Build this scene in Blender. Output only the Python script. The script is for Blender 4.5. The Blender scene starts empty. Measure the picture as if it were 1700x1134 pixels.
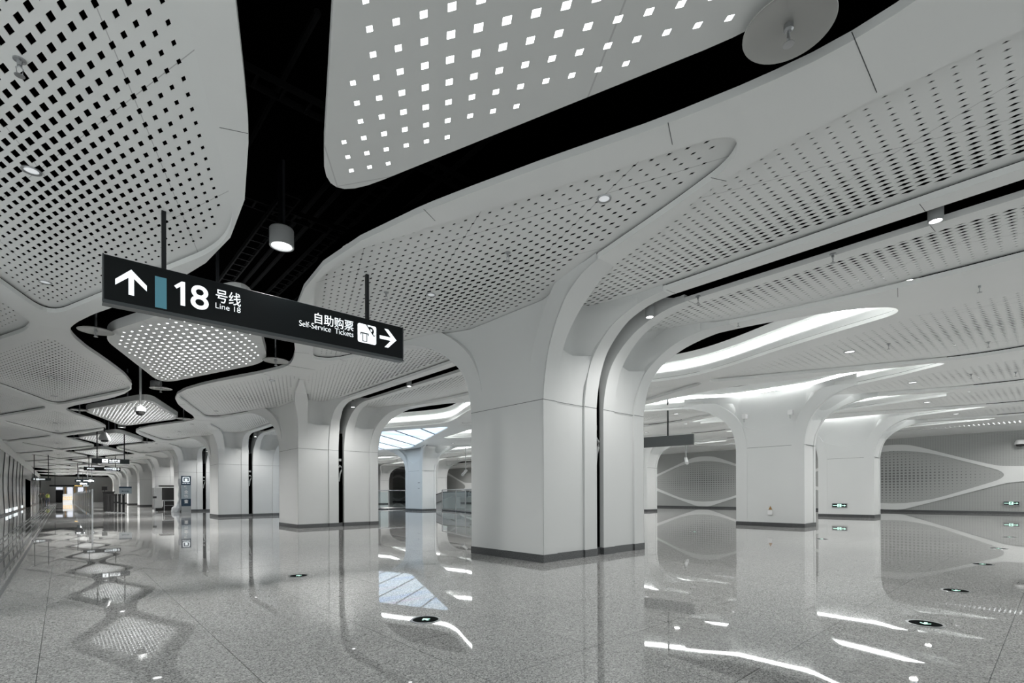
import bpy, bmesh, math, random
from mathutils import Vector, Matrix
from mathutils.geometry import delaunay_2d_cdt
random.seed(5)
C = bpy.context.scene
COL = C.collection

# ------------------------------------------------------------ camera
F_PX, HOR, VPX, ROLL = 827.3, 819.4, 103.0, -0.004
A = math.atan((850 - VPX) / F_PX)
cam = bpy.data.cameras.new('camera')
cam.sensor_width = 36; cam.lens = F_PX / 1700 * 36
cam.shift_y = (HOR - 567) / 1700
cam.clip_start = 0.05; cam.clip_end = 600
camo = bpy.data.objects.new('camera', cam); COL.objects.link(camo)
camo.matrix_world = (Matrix.Translation((0, 0, 1.5)) @ Matrix.Rotation(-A, 4, 'Z')
                     @ Matrix.Rotation(math.radians(90), 4, 'X') @ Matrix.Rotation(ROLL, 4, 'Z'))
C.camera = camo
# ------------------------------------------------------------ exposure and even world fill added through the open end of the hall
vs = C.view_settings
vs.view_transform = 'Standard'; vs.look = 'None'; vs.gamma = 1; vs.use_curve_mapping = False
vs.exposure = 0.2
w = bpy.data.worlds.new('world'); C.world = w; w.use_nodes = True
bg = w.node_tree.nodes['Background']
bg.inputs[0].default_value = (0.93, 0.98, 0.98, 1); bg.inputs[1].default_value = 1.02

# ------------------------------------------------------------ measures
P = 15.06; YC = 8.79; YM = 1.26          # bay length, first column line, first mid-bay
ZC = 5.55; ZP = 5.66                     # rim plane and recessed panel plane
HB = P / 2
ORD = ['first', 'second', 'third', 'fourth', 'fifth', 'sixth', 'seventh', 'eighth', 'ninth', 'tenth']

# ------------------------------------------------------------ materials
def mat(name, col, rough=0.5, metal=0.0, emit=None, es=0.0, spec=None):
    m = bpy.data.materials.new(name); m.use_nodes = True
    b = m.node_tree.nodes['Principled BSDF']
    b.inputs['Base Color'].default_value = (*col, 1); b.inputs['Roughness'].default_value = rough
    b.inputs['Metallic'].default_value = metal
    if spec is not None: b.inputs['Specular IOR Level'].default_value = spec
    if emit: b.inputs['Emission Color'].default_value = (*emit, 1); b.inputs['Emission Strength'].default_value = es
    return m
def noise_tint(m, scale=3, amt=0.04, rough=0.0):
    nt = m.node_tree; b = nt.nodes['Principled BSDF']; c = b.inputs['Base Color'].default_value[:]
    tc = nt.nodes.new('ShaderNodeTexCoord'); n = nt.nodes.new('ShaderNodeTexNoise'); n.inputs['Scale'].default_value = scale
    n.inputs['Detail'].default_value = 4
    r = nt.nodes.new('ShaderNodeValToRGB')
    r.color_ramp.elements[0].position = .3; r.color_ramp.elements[1].position = .7
    r.color_ramp.elements[0].color = tuple(x * (1 - amt) for x in c[:3]) + (1,)
    r.color_ramp.elements[1].color = tuple(min(1, x * (1 + amt)) for x in c[:3]) + (1,)
    nt.links.new(tc.outputs['Object'], n.inputs['Vector']); nt.links.new(n.outputs['Fac'], r.inputs[0])
    nt.links.new(r.outputs[0], b.inputs['Base Color']); return m
M = {}
M['rim'] = noise_tint(mat('white_painted_panel', (.80, .81, .80), .42), .6, .02)
M['column'] = noise_tint(mat('white_column_cladding', (.71, .72, .715), .38), .5, .02)
M['skirt'] = noise_tint(mat('dark_granite', (.085, .088, .09), .25), 60, .5)
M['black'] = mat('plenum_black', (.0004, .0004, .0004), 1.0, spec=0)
M['duct'] = mat('dark_duct_metal', (.0009, .0010, .0010), .9, .0, spec=.04)
M['signblack'] = mat('sign_face_black', (.004, .006, .007), .3, spec=.25)
M['signframe'] = mat('sign_frame_metal', (.09, .10, .105), .3, .6)
M['glow'] = mat('backlit_lettering', (.8, .8, .8), .5, emit=(.86, .94, .97), es=.82)
M['teal'] = mat('teal_line_block', (.03, .10, .13), .4, emit=(.055, .16, .20), es=.7)
M['white'] = mat('bright_white', (.8, .8, .8), .4)
M['led'] = mat('cove_light', (1, 1, 1), .5, emit=(.97, 1, .985), es=10)
M['lamp'] = mat('lamp_diffuser', (1, 1, 1), .5, emit=(.96, .98, 1), es=3.3)
M['spot'] = mat('spot_lens', (1, 1, 1), .5, emit=(1, 1, 1), es=5)
M['lampbody'] = mat('grey_lamp_body', (.35, .36, .36), .4)
M['rod'] = mat('dark_rod', (.02, .022, .024), .35, .5)
M['steel'] = mat('brushed_steel', (.42, .43, .44), .3, .9)
M['darkgrey'] = mat('dark_grey_board', (.055, .062, .064), .5)
M['glass'] = mat('clear_glass', (.75, .85, .87), .03)
M['glass'].node_tree.nodes['Principled BSDF'].inputs['Transmission Weight'].default_value = 1
M['glass'].node_tree.nodes['Principled BSDF'].inputs['IOR'].default_value = 1.15
M['lens2'] = mat('lit_lens', (.9, .9, .9), .3, emit=(1, 1, 1), es=1.6)
M['dome'] = mat('smoked_glass', (.02, .02, .02), .05)
M['green'] = mat('exit_green_glow', (.5, .8, .7), .5, emit=(.55, .95, .78), es=1.0)
M['amber'] = mat('amber_glow', (.8, .6, .2), .5, emit=(1, .66, .22), es=.9)
M['navy'] = mat('navy_board', (.012, .04, .075), .4)
M['paleblue'] = mat('pale_board', (.36, .42, .46), .4)
M['matte'] = mat('matte_black_disc', (.012, .014, .014), 1.0, spec=.02)
M['rubber'] = mat('black_rubber', (.01, .01, .01), .6)
M['saucer'] = mat('pale_plastic_disc', (.36, .36, .345), .2)
M['strip'] = mat('tactile_strip_steel', (.20, .205, .205), .45)
M['wallgrey'] = mat('far_wall_grey', (.55, .54, .52), .5)
M['skin'] = mat('skin', (.35, .2, .14), .6); M['yellow'] = mat('hi_vis_vest', (.45, .5, .12), .7)
M['cloth'] = mat('dark_cloth', (.03, .03, .035), .8); M['jeans'] = mat('blue_trousers', (.06, .07, .12), .8); M['greycloth'] = mat('grey_jacket', (.10, .10, .09), .8)
M['brass'] = mat('brass_tag', (.45, .26, .10), .4, .3); M['maroon'] = mat('maroon_panel', (.10, .012, .03), .5)

def panel_mat(name, ax, ay, n, col=(.80, .81, .80), ox=.5, oy=.5):
    """white panel with fine seams running along the diagonals of the hole lattice"""
    m = mat(name, col, .42); nt = m.node_tree; b = nt.nodes['Principled BSDF']; L = nt.links.new
    tc = nt.nodes.new('ShaderNodeTexCoord'); sp = nt.nodes.new('ShaderNodeSeparateXYZ'); L(tc.outputs['Object'], sp.inputs[0])
    def ma(op, a, bb=None):
        q = nt.nodes.new('ShaderNodeMath'); q.operation = op
        for i, v in enumerate((a, bb)):
            if v is None: continue
            if isinstance(v, (int, float)): q.inputs[i].default_value = v
            else: L(v, q.inputs[i])
        return q.outputs[0]
    X = ma('MULTIPLY', sp.outputs[0], .5 / ax); Y = ma('MULTIPLY', sp.outputs[1], .5 / ay)
    def seam(v, o):
        f = ma('FRACT', ma('ADD', ma('MULTIPLY', v, 1 / n), o)); d = ma('ABSOLUTE', ma('SUBTRACT', f, .5))
        return ma('LESS_THAN', d, .035 / n)
    s = ma('MAXIMUM', seam(ma('ADD', X, Y), ox), seam(ma('SUBTRACT', X, Y), oy))
    mx = nt.nodes.new('ShaderNodeMix'); mx.data_type = 'RGBA'
    L(s, mx.inputs['Factor']); mx.inputs['A'].default_value = (*col, 1); mx.inputs['B'].default_value = (.50, .50, .50, 1)
    L(mx.outputs['Result'], b.inputs['Base Color']); return m
M['leaf'] = panel_mat('perforated_leaf_panel', .07, .205, 11)
M['mid'] = panel_mat('perforated_mid_panel', .07, .18, 14)
M['lamppanel'] = panel_mat('perforated_lamp_panel', .14, .214, 12, (.66, .67, .66))

# floor granite
def floor_mat():
    m = mat('polished_granite', (.3, .3, .3), .018); nt = m.node_tree; b = nt.nodes['Principled BSDF']; L = nt.links.new
    tc = nt.nodes.new('ShaderNodeTexCoord')
    n1 = nt.nodes.new('ShaderNodeTexVoronoi'); n1.inputs['Scale'].default_value = 95; n1.feature = 'F1'
    L(tc.outputs['Object'], n1.inputs['Vector'])
    sp = nt.nodes.new('ShaderNodeSeparateColor'); L(n1.outputs['Color'], sp.inputs[0])
    r = nt.nodes.new('ShaderNodeValToRGB'); L(sp.outputs[0], r.inputs[0])
    cr = r.color_ramp; cr.interpolation = 'LINEAR'
    cr.elements[0].position = 0; cr.elements[0].color = (.14, .14, .138, 1)
    cr.elements[1].position = 1; cr.elements[1].color = (.78, .78, .77, 1)
    e = cr.elements.new(.22); e.color = (.33, .33, .325, 1)
    e = cr.elements.new(.72); e.color = (.54, .54, .53, 1)
    # slab to slab tone
    mp = nt.nodes.new('ShaderNodeMapping'); L(tc.outputs['Object'], mp.inputs['Vector'])
    mp.inputs['Location'].default_value = (.16, -.40 + 1.345 * 10, 0)
    bk = nt.nodes.new('ShaderNodeTexBrick'); L(mp.outputs[0], bk.inputs['Vector'])
    bk.offset = 0; bk.inputs['Scale'].default_value = 1; bk.inputs['Brick Width'].default_value = 1.345; bk.inputs['Row Height'].default_value = 1.345
    bk.inputs['Mortar Size'].default_value = .003; bk.inputs['Mortar Smooth'].default_value = 0
    bk.inputs['Color1'].default_value = (.96, .96, .96, 1); bk.inputs['Color2'].default_value = (1, 1, 1, 1); bk.inputs['Mortar'].default_value = (.12, .12, .12, 1)
    mx = nt.nodes.new('ShaderNodeMix'); mx.data_type = 'RGBA'; mx.blend_type = 'MULTIPLY'; mx.inputs['Factor'].default_value = 1
    L(r.outputs[0], mx.inputs['A']); L(bk.outputs['Color'], mx.inputs['B']); L(mx.outputs['Result'], b.inputs['Base Color'])
    # faint waviness of the polish
    nz = nt.nodes.new('ShaderNodeTexNoise'); nz.inputs['Scale'].default_value = .9; nz.inputs['Detail'].default_value = 2
    L(tc.outputs['Object'], nz.inputs['Vector'])
    bp = nt.nodes.new('ShaderNodeBump'); bp.inputs['Strength'].default_value = .008; bp.inputs['Distance'].default_value = .02
    L(nz.outputs['Fac'], bp.inputs['Height']); L(bp.outputs[0], b.inputs['Normal'])
    b.inputs['IOR'].default_value = 1.62
    return m
M['floor'] = floor_mat()

def wall_grid_mat(name, col, sy, sz, dark, fade=None):
    """grey cladding with rows of small dark perforations"""
    m = mat(name, col, .45); nt = m.node_tree; b = nt.nodes['Principled BSDF']; L = nt.links.new
    tc = nt.nodes.new('ShaderNodeTexCoord'); mp = nt.nodes.new('ShaderNodeMapping'); L(tc.outputs['Object'], mp.inputs[0])
    mp.inputs['Rotation'].default_value = (0, math.radians(90), 0)
    sp = nt.nodes.new('ShaderNodeSeparateXYZ'); L(tc.outputs['Object'], sp.inputs[0])
    def ma(op, a, bb=None):
        q = nt.nodes.new('ShaderNodeMath'); q.operation = op
        for i, v in enumerate((a, bb)):
            if v is None: continue
            if isinstance(v, (int, float)): q.inputs[i].default_value = v
            else: L(v, q.inputs[i])
        return q.outputs[0]
    y, z = sp.outputs[1], sp.outputs[2]
    fy = ma('ABSOLUTE', ma('SUBTRACT', ma('FRACT', ma('DIVIDE', y, sy)), .5)); fz = ma('ABSOLUTE', ma('SUBTRACT', ma('FRACT', ma('DIVIDE', z, sz)), .5))
    if fade:
        q = ma('ADD', ma('DIVIDE', ma('ABSOLUTE', y), fade[0]), ma('DIVIDE', ma('ABSOLUTE', z), fade[1]))
        lim = ma('MULTIPLY', ma('SUBTRACT', 1.15, q), .30)
    else: lim = .16
    s = ma('LESS_THAN', ma('MAXIMUM', fy, fz), lim)
    mx = nt.nodes.new('ShaderNodeMix'); mx.data_type = 'RGBA'
    L(s, mx.inputs['Factor']); mx.inputs['A'].default_value = (*col, 1); mx.inputs['B'].default_value = (*dark, 1)
    L(mx.outputs['Result'], b.inputs['Base Color']); return m
M['wallperf'] = wall_grid_mat('perforated_wall_cladding', (.42, .43, .42), .14, .10, (.28, .28, .28))
M['walldia'] = wall_grid_mat('perforated_diamond_cladding', (.45, .46, .45), .24, .21, (.19, .19, .19), (6.4, 2.6))

# ------------------------------------------------------------ helpers
def new_obj(name, me, m=None, parent=None):
    o = bpy.data.objects.new(name, me); COL.objects.link(o)
    if m is not None and me is not None and len(me.materials) == 0:
        for q in (m if isinstance(m, (list, tuple)) else [m]): me.materials.append(q)
    if parent: o.parent = parent
    return o
def obj(name, bm, m, parent=None, smooth=False, loc=None):
    bm.normal_update()
    me = bpy.data.meshes.new(name); bm.to_mesh(me); bm.free()
    if smooth: me.shade_smooth(); me.set_sharp_from_angle(angle=math.radians(32))
    o = new_obj(name, me, m, parent)
    if loc: o.location = loc
    return o
def tag(o, label, cat, group=None, kind=None):
    o['label'] = label; o['category'] = cat
    if group: o['group'] = group
    if kind: o['kind'] = kind
    return o
def thing(name, label, cat, loc=(0, 0, 0), group=None, rz=0):
    o = bpy.data.objects.new(name, None); COL.objects.link(o); o.location = loc; o.rotation_euler = (0, 0, rz)
    o.empty_display_size = .2
    return tag(o, label, cat, group)
def struct(o, label=None):
    o['kind'] = 'structure'
    if label: o['label'] = label
    return o
def copy_tree(o, parent=None):
    c = o.copy(); COL.objects.link(c); c.parent = parent
    for ch in list(o.children): copy_tree(ch, c)
    return c
def dup(o, loc, label=None, rz=None):
    c = copy_tree(o); c.location = loc
    if rz is not None: c.rotation_euler = (0, 0, rz)
    if label: c['label'] = label
    return c
def box(bm, x0, x1, y0, y1, z0, z1, mi=0):
    v = [bm.verts.new(p) for p in [(x0, y0, z0), (x1, y0, z0), (x1, y1, z0), (x0, y1, z0), (x0, y0, z1), (x1, y0, z1), (x1, y1, z1), (x0, y1, z1)]]
    for f in ((0, 3, 2, 1), (4, 5, 6, 7), (0, 1, 5, 4), (1, 2, 6, 5), (2, 3, 7, 6), (3, 0, 4, 7)):
        q = bm.faces.new([v[i] for i in f]); q.material_index = mi
def bxm(*a):
    bm = bmesh.new(); box(bm, *a); return bm
def bevel(bm, w=.01, seg=2):
    bmesh.ops.bevel(bm, geom=bm.edges[:], offset=w, segments=seg, affect='EDGES', profile=.5); return bm
def lathe(bm, prof, n=32, cx=0, cy=0, closed_top=True):
    rings = []
    for r, z in prof:
        if r < 1e-5: rings.append([bm.verts.new((cx, cy, z))])
        else: rings.append([bm.verts.new((cx + r * math.cos(2 * math.pi * i / n), cy + r * math.sin(2 * math.pi * i / n), z)) for i in range(n)])
    for a, b in zip(rings, rings[1:]):
        for i in range(n):
            j = (i + 1) % n
            if len(a) == 1 and len(b) == 1: continue
            if len(a) == 1: bm.faces.new((a[0], b[j], b[i]))
            elif len(b) == 1: bm.faces.new((a[i], a[j], b[0]))
            else: bm.faces.new((a[i], a[j], b[j], b[i]))
    return bm
def tube(bm, pts, r, n=8):
    rings = []
    for i, p in enumerate(pts):
        p = Vector(p); d = (Vector(pts[min(i + 1, len(pts) - 1)]) - Vector(pts[max(i - 1, 0)])).normalized()
        u = d.cross(Vector((0, 0, 1)));  u = u.normalized() if u.length > .01 else Vector((1, 0, 0)); v = d.cross(u).normalized()
        rings.append([bm.verts.new(p + (u * math.cos(2 * math.pi * k / n) + v * math.sin(2 * math.pi * k / n)) * r) for k in range(n)])
    for a, b in zip(rings, rings[1:]):
        for k in range(n): bm.faces.new((a[k], a[(k + 1) % n], b[(k + 1) % n], b[k]))
    bm.faces.new(rings[0][::-1]); bm.faces.new(rings[-1]); return bm
def rnd(pts, rs, n=7):
    out = []; N = len(pts)
    for i, p in enumerate(pts):
        r = rs[i] if isinstance(rs, (list, tuple)) else rs
        p = Vector(p); a = Vector(pts[i - 1]); b = Vector(pts[(i + 1) % N])
        if r <= 0: out.append(tuple(p)); continue
        ra = min(r, (a - p).length * .48); rb = min(r, (b - p).length * .48)
        s = p + (a - p).normalized() * ra; e = p + (b - p).normalized() * rb
        for k in range(n + 1):
            t = k / n; q = s * (1 - t) ** 2 + p * 2 * t * (1 - t) + e * t * t; out.append((q.x, q.y))
    return out
def smooth_open(pts, n=4):
    """Catmull-Rom through a list of 2D points"""
    out = []
    for i in range(len(pts) - 1):
        p0 = Vector(pts[max(i - 1, 0)]); p1 = Vector(pts[i]); p2 = Vector(pts[i + 1]); p3 = Vector(pts[min(i + 2, len(pts) - 1)])
        for k in range(n):
            t = k / n
            q = .5 * ((2 * p1) + (p2 - p0) * t + (2 * p0 - 5 * p1 + 4 * p2 - p3) * t * t + (3 * p1 - p0 - 3 * p2 + p3) * t ** 3)
            out.append((q.x, q.y))
    out.append(tuple(pts[-1])); return out
def area2(p): return sum(p[i][0] * p[(i + 1) % len(p)][1] - p[(i + 1) % len(p)][0] * p[i][1] for i in range(len(p)))
def inside(pt, poly):
    x, y = pt; c = False; n = len(poly); j = n - 1
    for i in range(n):
        xi, yi = poly[i]; xj, yj = poly[j]
        if (yi > y) != (yj > y) and x < (xj - xi) * (y - yi) / (yj - yi) + xi: c = not c
        j = i
    return c
def dist_edge(pt, poly):
    x, y = pt; m = 9e9
    for i in range(len(poly)):
        ax, ay = poly[i - 1]; bx, by = poly[i]
        dx, dy = bx - ax, by - ay; l = dx * dx + dy * dy
        t = 0 if l < 1e-12 else max(0, min(1, ((x - ax) * dx + (y - ay) * dy) / l))
        m = min(m, math.hypot(x - ax - t * dx, y - ay - t * dy))
    return m
def plate(outer, holes, z0, z1, skip=None, plane='XY', x0=0):
    """flat slab between z0 (seen side) and z1 with openings; every free edge gets a side wall"""
    V = []; Fc = []
    def addp(p):
        s = len(V); V.extend(Vector((a, b)) for a, b in p); Fc.append(list(range(s, len(V))))
    if area2(outer) < 0: outer = outer[::-1]
    addp(outer)
    for h in holes:
        addp(h if area2(h) > 0 else h[::-1])
    vo, eo, fo, _, _, of = delaunay_2d_cdt(V, [], Fc, 0, 1e-5, True)
    keep = [f for f, o in zip(fo, of) if 0 in o and len(set(o)) == 1]
    bm = bmesh.new()
    mk = (lambda a, b, z: (a, b, z)) if plane == 'XY' else (lambda a, b, z: (z, a, b))
    lo = [None] * len(vo); hi = [None] * len(vo); ec = {}
    for f in keep:
        for i in f:
            if lo[i] is None: lo[i] = bm.verts.new(mk(vo[i].x, vo[i].y, z0)); hi[i] = bm.verts.new(mk(vo[i].x, vo[i].y, z1))
        a = sum(vo[f[i]].x * vo[f[(i + 1) % len(f)]].y - vo[f[(i + 1) % len(f)]].x * vo[f[i]].y for i in range(len(f)))
        if a < 0: f = f[::-1]
        bm.faces.new([lo[i] for i in f[::-1]]); bm.faces.new([hi[i] for i in f])
        for i in range(len(f)):
            e = (f[i], f[(i + 1) % len(f)]); ec[e] = 1
    for (a, b) in ec:
        if (b, a) in ec: continue
        if skip and skip(vo[a], vo[b]): continue
        bm.faces.new((lo[a], lo[b], hi[b], hi[a]))
    return bm
def lattice(poly, ax, ay, size, margin, hx=.046, hy=.104, fixed=None, avoid=()):
    """rhombic holes on a staggered lattice; size(x,y) scales each hole"""
    xs = [p[0] for p in poly]; ys = [p[1] for p in poly]; H = []
    for j in range(int(min(ys) / ay) - 1, int(max(ys) / ay) + 2):
        for i in range(int(min(xs) / (2 * ax)) - 1, int(max(xs) / (2 * ax)) + 2):
            x = (2 * i + (j & 1)) * ax; y = j * ay
            if not inside((x, y), poly) or dist_edge((x, y), poly) < margin: continue
            if any(math.hypot(x - a, y - b) < r for a, b, r in avoid): continue
            s = size(x, y)
            if s <= .12: continue
            H.append([(x - hx * s, y), (x, y - hy * s), (x + hx * s, y), (x, y + hy * s)])
    return H

# ------------------------------------------------------------ text
def text_mesh(body, size, bold=0.0, align='LEFT'):
    cu = bpy.data.curves.new('t', 'FONT'); cu.body = body; cu.size = size; cu.align_x = align
    cu.offset = bold; cu.extrude = .004; cu.resolution_u = 6
    o = bpy.data.objects.new('t', cu); COL.objects.link(o)
    dg = bpy.context.evaluated_depsgraph_get(); me = bpy.data.meshes.new_from_object(o.evaluated_get(dg))
    bpy.data.objects.remove(o); bpy.data.curves.remove(cu); me.name = 'lettering'; me.materials.clear(); return me
def text(name, body, size, m, parent, loc, bold=0., align='LEFT', width=None, height=None, rot=(math.pi / 2, 0, 0)):
    me = text_mesh(body, size, bold, align)
    xs = [v.co.x for v in me.vertices]; ys = [v.co.y for v in me.vertices]
    if not xs: return None
    sx = width / (max(xs) - min(xs)) if width else 1; sy = height / (max(ys) - min(ys)) if height else sx
    if not width: sx = sy
    x0, y0 = min(xs), min(ys)
    for v in me.vertices: v.co.x = (v.co.x - x0) * sx; v.co.y = (v.co.y - y0) * sy
    o = new_obj(name, me, m, parent); o.location = loc; o.rotation_euler = rot; return o
def poly_xz(bm, pts, y0, y1):
    a = [bm.verts.new((x, y0, z)) for x, z in pts]; b = [bm.verts.new((x, y1, z)) for x, z in pts]
    bm.faces.new(a); bm.faces.new(b[::-1]); n = len(pts)
    for i in range(n): bm.faces.new((a[i], b[i], b[(i + 1) % n], a[(i + 1) % n]))
    bmesh.ops.recalc_face_normals(bm, faces=bm.faces[:]); return bm

# ============================================================ SETTING
XW0, XW1 = -3.3, 47.0; Y0, Y1 = -9.0, 146.0
struct(obj('floor', bxm(XW0 - .3, XW1 + .3, Y0, Y1 + .3, -.3, 0), M['floor']), 'polished grey speckled granite floor in large square slabs')
# black plenum above everything
bm = bmesh.new(); box(bm, XW0 - .3, XW1 + .3, Y0, Y1 + .3, 8.6, 8.8)
box(bm, XW0 - .5, XW0 - .3, Y0, Y1, 5.0, 8.8); box(bm, XW1 + .3, XW1 + .5, Y0, Y1, 5.6, 8.8)
box(bm, XW0 - .5, XW1 + .5, Y1 + .3, Y1 + .5, 5.6, 8.8); box(bm, XW0 - .5, XW1 + .5, Y0 - .2, Y0, ZP, 8.8)
struct(obj('ceiling', bm, M['black']), 'black soffit high above the suspended ceiling')

# ------- rim slab with openings, one bay per object
def edge_r(y):          # half width of the black void seen along the corridor
    T = [(0, .735), (1.25, .84), (2.65, 1.14), (3.4, 1.37), (4.5, 1.73), (5.8, 2.2), (6.6, 2.42), (7.1, 2.53), (7.53, 2.57)]
    y = min(abs(y), 7.53)
    for (a, r), (b, s) in zip(T, T[1:]):
        if y <= b: return r + (s - r) * (y - a) / (b - a)
    return T[-1][1]
XV = 2.715
def void_poly():
    ys = [-7.53 + i * 15.06 / 48 for i in range(49)]
    r = smooth_open([(XV + edge_r(y), y) for y in ys], 1); l = [(XV - edge_r(y), y) for y in ys[::-1]]
    r[0] = (r[0][0], -7.7); r[-1] = (r[-1][0], 7.7); l[0] = (l[0][0], 7.7); l[-1] = (l[-1][0], -7.7)
    return r + l
LEAF_L = rnd([(2.13, 0), (-.2, 6.66), (-2.53, 0), (-.2, -6.66)], [1.25, .9, 1.25, .9], 9)     # corridor left, centred on column line
RL_A = [(0, 7.70), (.13, 7.66), (.36, 7.57), (.73, 7.39), (1.15, 7.19), (1.59, 7.03), (2.15, 6.87)]
def lerpT(T, v):
    if v <= T[0][0]: return T[0][1]
    for (a, r), (b, s) in zip(T, T[1:]):
        if v <= b: return r + (s - r) * (v - a) / (b - a)
    return T[-1][1]
HWA = 1.27                                                      # half depth of the near columns
def back_curve(RL, hw, n=16, reach=2.15):
    return [(lerpT(RL, abs(y) - hw), y) for y in [-(hw + reach) + 2 * (hw + reach) * i / n for i in range(n + 1)]]
def leaf_R():
    lo = rnd([(3.31, 0), (5.62, -6.36), (6.13, -6.12), (6.42, -5.2), (6.80, -3.7)], [1.25, .42, .42, .5, 0], 9)
    lo = lo[5:]                                                 # start at the apex
    low = [p for p in lo if p[1] <= 0]
    up = [(x, -y) for x, y in low[::-1]]
    return low + back_curve(RL_A, HWA) + up[:-1]
LEAF_R = leaf_R()
def mid_poly(pts, rs):   # given the y<=0 half from one end to the other, mirrored about y=0
    full = pts + [(x, -y) for x, y in pts[::-1] if abs(y) > 1e-6]
    r = rs + [q for (x, y), q in list(zip(pts, rs))[::-1] if abs(y) > 1e-6]
    return rnd(full, r, 6)
# near rows between columns: M1 is towards the corridor, M2 on the hall side; y measured from the mid-bay line
M1 = mid_poly([(6.22, 0), (6.27, -1.2), (6.45, -1.95), (7.32, -4.11), (7.62, -4.85), (7.84, -5.6), (7.95, -6.24), (8.95, -6.24), (8.95, -4.3)],
              [0, .3, .3, .6, .3, .3, 0, 0, 0])
M2 = mid_poly([(12.35, 0), (12.33, -1.3), (12.2, -2.5), (11.92, -4.11), (11.55, -5.25), (11.29, -6.24), (10.1, -6.24), (10.1, -4.3)],
              [0, .3, .4, .4, .3, 0, 0, 0])
M3 = rnd([(14.1, 0), (17.5, -7.9), (20.75, 0), (17.5, 7.9)], [1.6, 1.2, 1.6, 1.2], 9)
M4 = mid_poly([(21.75, 0), (22.0, -1.6), (22.9, -3.9), (23.35, -5.2), (23.6, -5.75), (24.4, -5.75), (24.7, -5.2), (25.3, -3.9), (26.3, -1.4), (26.5, 0)],
              [0, .6, .6, .4, .25, .25, .4, .6, .6, 0])
M5 = rnd([(27.0, 0), (29.95, -7.9), (33.0, 0), (29.95, 7.9)], [1.6, 1.2, 1.6, 1.2], 9)
M6 = mid_poly([(33.6, 0), (33.8, -1.6), (34.5, -3.9), (34.95, -5.2), (35.2, -5.75), (35.95, -5.75), (36.2, -5.2), (36.7, -3.9), (37.5, -1.4), (37.7, 0)],
              [0, .6, .6, .4, .25, .25, .4, .6, .6, 0])
ML = rnd([(-.35, 0), (-3.0, 6.9), (-3.28, 6.6), (-3.28, -6.6), (-3.0, -6.9)], [1.2, .3, .1, .1, .3], 7)
SLOT = [(9.27, -9), (9.81, -9), (9.81, 9), (9.27, 9)]
RL_B = [(0, 23.30), (.13, 23.25), (.36, 23.15), (.73, 22.92), (1.15, 22.68), (1.59, 22.47), (2.15, 22.25)]
def mirx(pts, c): return [(2 * c - x, y) for x, y in pts]
HWB = 1.44
# lit coffers, y measured from the column line
def coffer(near, far, r):
    h = near + far
    return rnd(h + [(x, -y) for x, y in h[::-1] if abs(y) > 1e-6], r, 5)
CA = rnd([(12.37, 0), (12.37, -3.42), (12.62, -4.6), (13.0, -5.7), (13.55, -6.35), (14.1, -6.3), (14.95, -3.75), (16.0, -1.4), (16.3, 0),
          (16.0, 1.4), (14.95, 3.75), (14.1, 6.3), (13.55, 6.35), (13.0, 5.7), (12.62, 4.6), (12.37, 3.42)], [0, .8, .8, .6, .35, .35, 1.6, 1.6, 1.5, 1.6, 1.6, .35, .35, .6, .8, .8], 7)
def coffer_B(RL, near, tip, hw, s=1):
    lo = rnd([(near[0], 0), (near[1], -1.8), (near[2], -4.4), tip[0], tip[1], (lerpT(RL, 2.15) - s * .55, -4.9), (lerpT(RL, 2.15), -(hw + 2.15))], [0, .6, .6, .25, .25, .4, 0], 5)
    return lo + back_curve(RL, hw)[1:-1] + [(x, -y) for x, y in lo[::-1][:-1]]
CB = coffer_B(RL_B, (19.0, 19.3, 20.0), ((20.4, -6.1), (20.75, -6.35)), HWB)
CB2 = mirx(CB, 24.01)
RL_C = [(d, x + 11.57) for d, x in RL_B]
CC = coffer_B(RL_C, (31.4, 31.6, 32.2), ((32.55, -6.1), (32.9, -6.35)), HWB)
CC2 = mirx(CC, 35.585)
def light_slit():
    ys = [-7.7 + i * 15.4 / 24 for i in range(25)]
    h = lambda y: .20 + 1.0 * (min(abs(y), 7.53) / 7.53) ** 1.3
    return [(41.45 + h(y), y) for y in ys] + [(41.45 - h(y), y) for y in ys[::-1]]
LUM = rnd([(11.8, 0), (17.35, -14.2), (22.95, 0), (17.35, 14.2)], [1.0, .9, 1.0, .9], 6)     # luminous diamond, centred (.., YC+2P)

def sh(p, dx, dy): return [(x + dx, y + dy) for x, y in p]
def cut_block(RL, hw, x1, both=None):
    """area around a column where the rim slab is replaced by the curved ribs"""
    L = back_curve(RL, hw); R = mirx(L, both)
    return L + R[::-1]
def bay(k):
    yc = YC + k * P
    xmax = 15.0 if k >= 6 else XW1
    outer = [(XW0, -HB), (xmax, -HB), (xmax, HB), (XW0, HB)]
    H = [void_poly(), SLOT, LEAF_L, LEAF_R, cut_block(RL_A, HWA, 0, 9.62)]
    for m in (M1, M2, ML): H += [sh(m, 0, -HB), sh(m, 0, HB)]
    if xmax > 20:
        if k != 2: H += [CA, CB]
        for q in (CB2, CC, CC2, light_slit()): H.append(q)
        H += [cut_block(RL_B, HWB, 0, 24.01), cut_block(RL_C, HWB, 0, 35.585)]
        for m in (M4, M5, M6): H += [sh(m, 0, -HB), sh(m, 0, HB)]
        if k not in (2, 3): H.append(sh(M3, 0, -HB))
        if k not in (1, 2): H.append(sh(M3, 0, HB))
        if k in (1, 2, 3): H.append(sh(LUM, 0, (2 - k) * P))
    bm = plate(outer, H, ZC, ZC + .095, skip=lambda a, b: abs(abs(a.y) - HB) < 1e-3 and abs(abs(b.y) - HB) < 1e-3)
    # hairline joints across the rims are real gaps in the cladding
    o = obj('ceiling', bm, M['rim'], loc=(0, yc, 0)); struct(o, 'white smooth rim of the suspended ceiling around the perforated panels'); return o
slabs = {}
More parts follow.
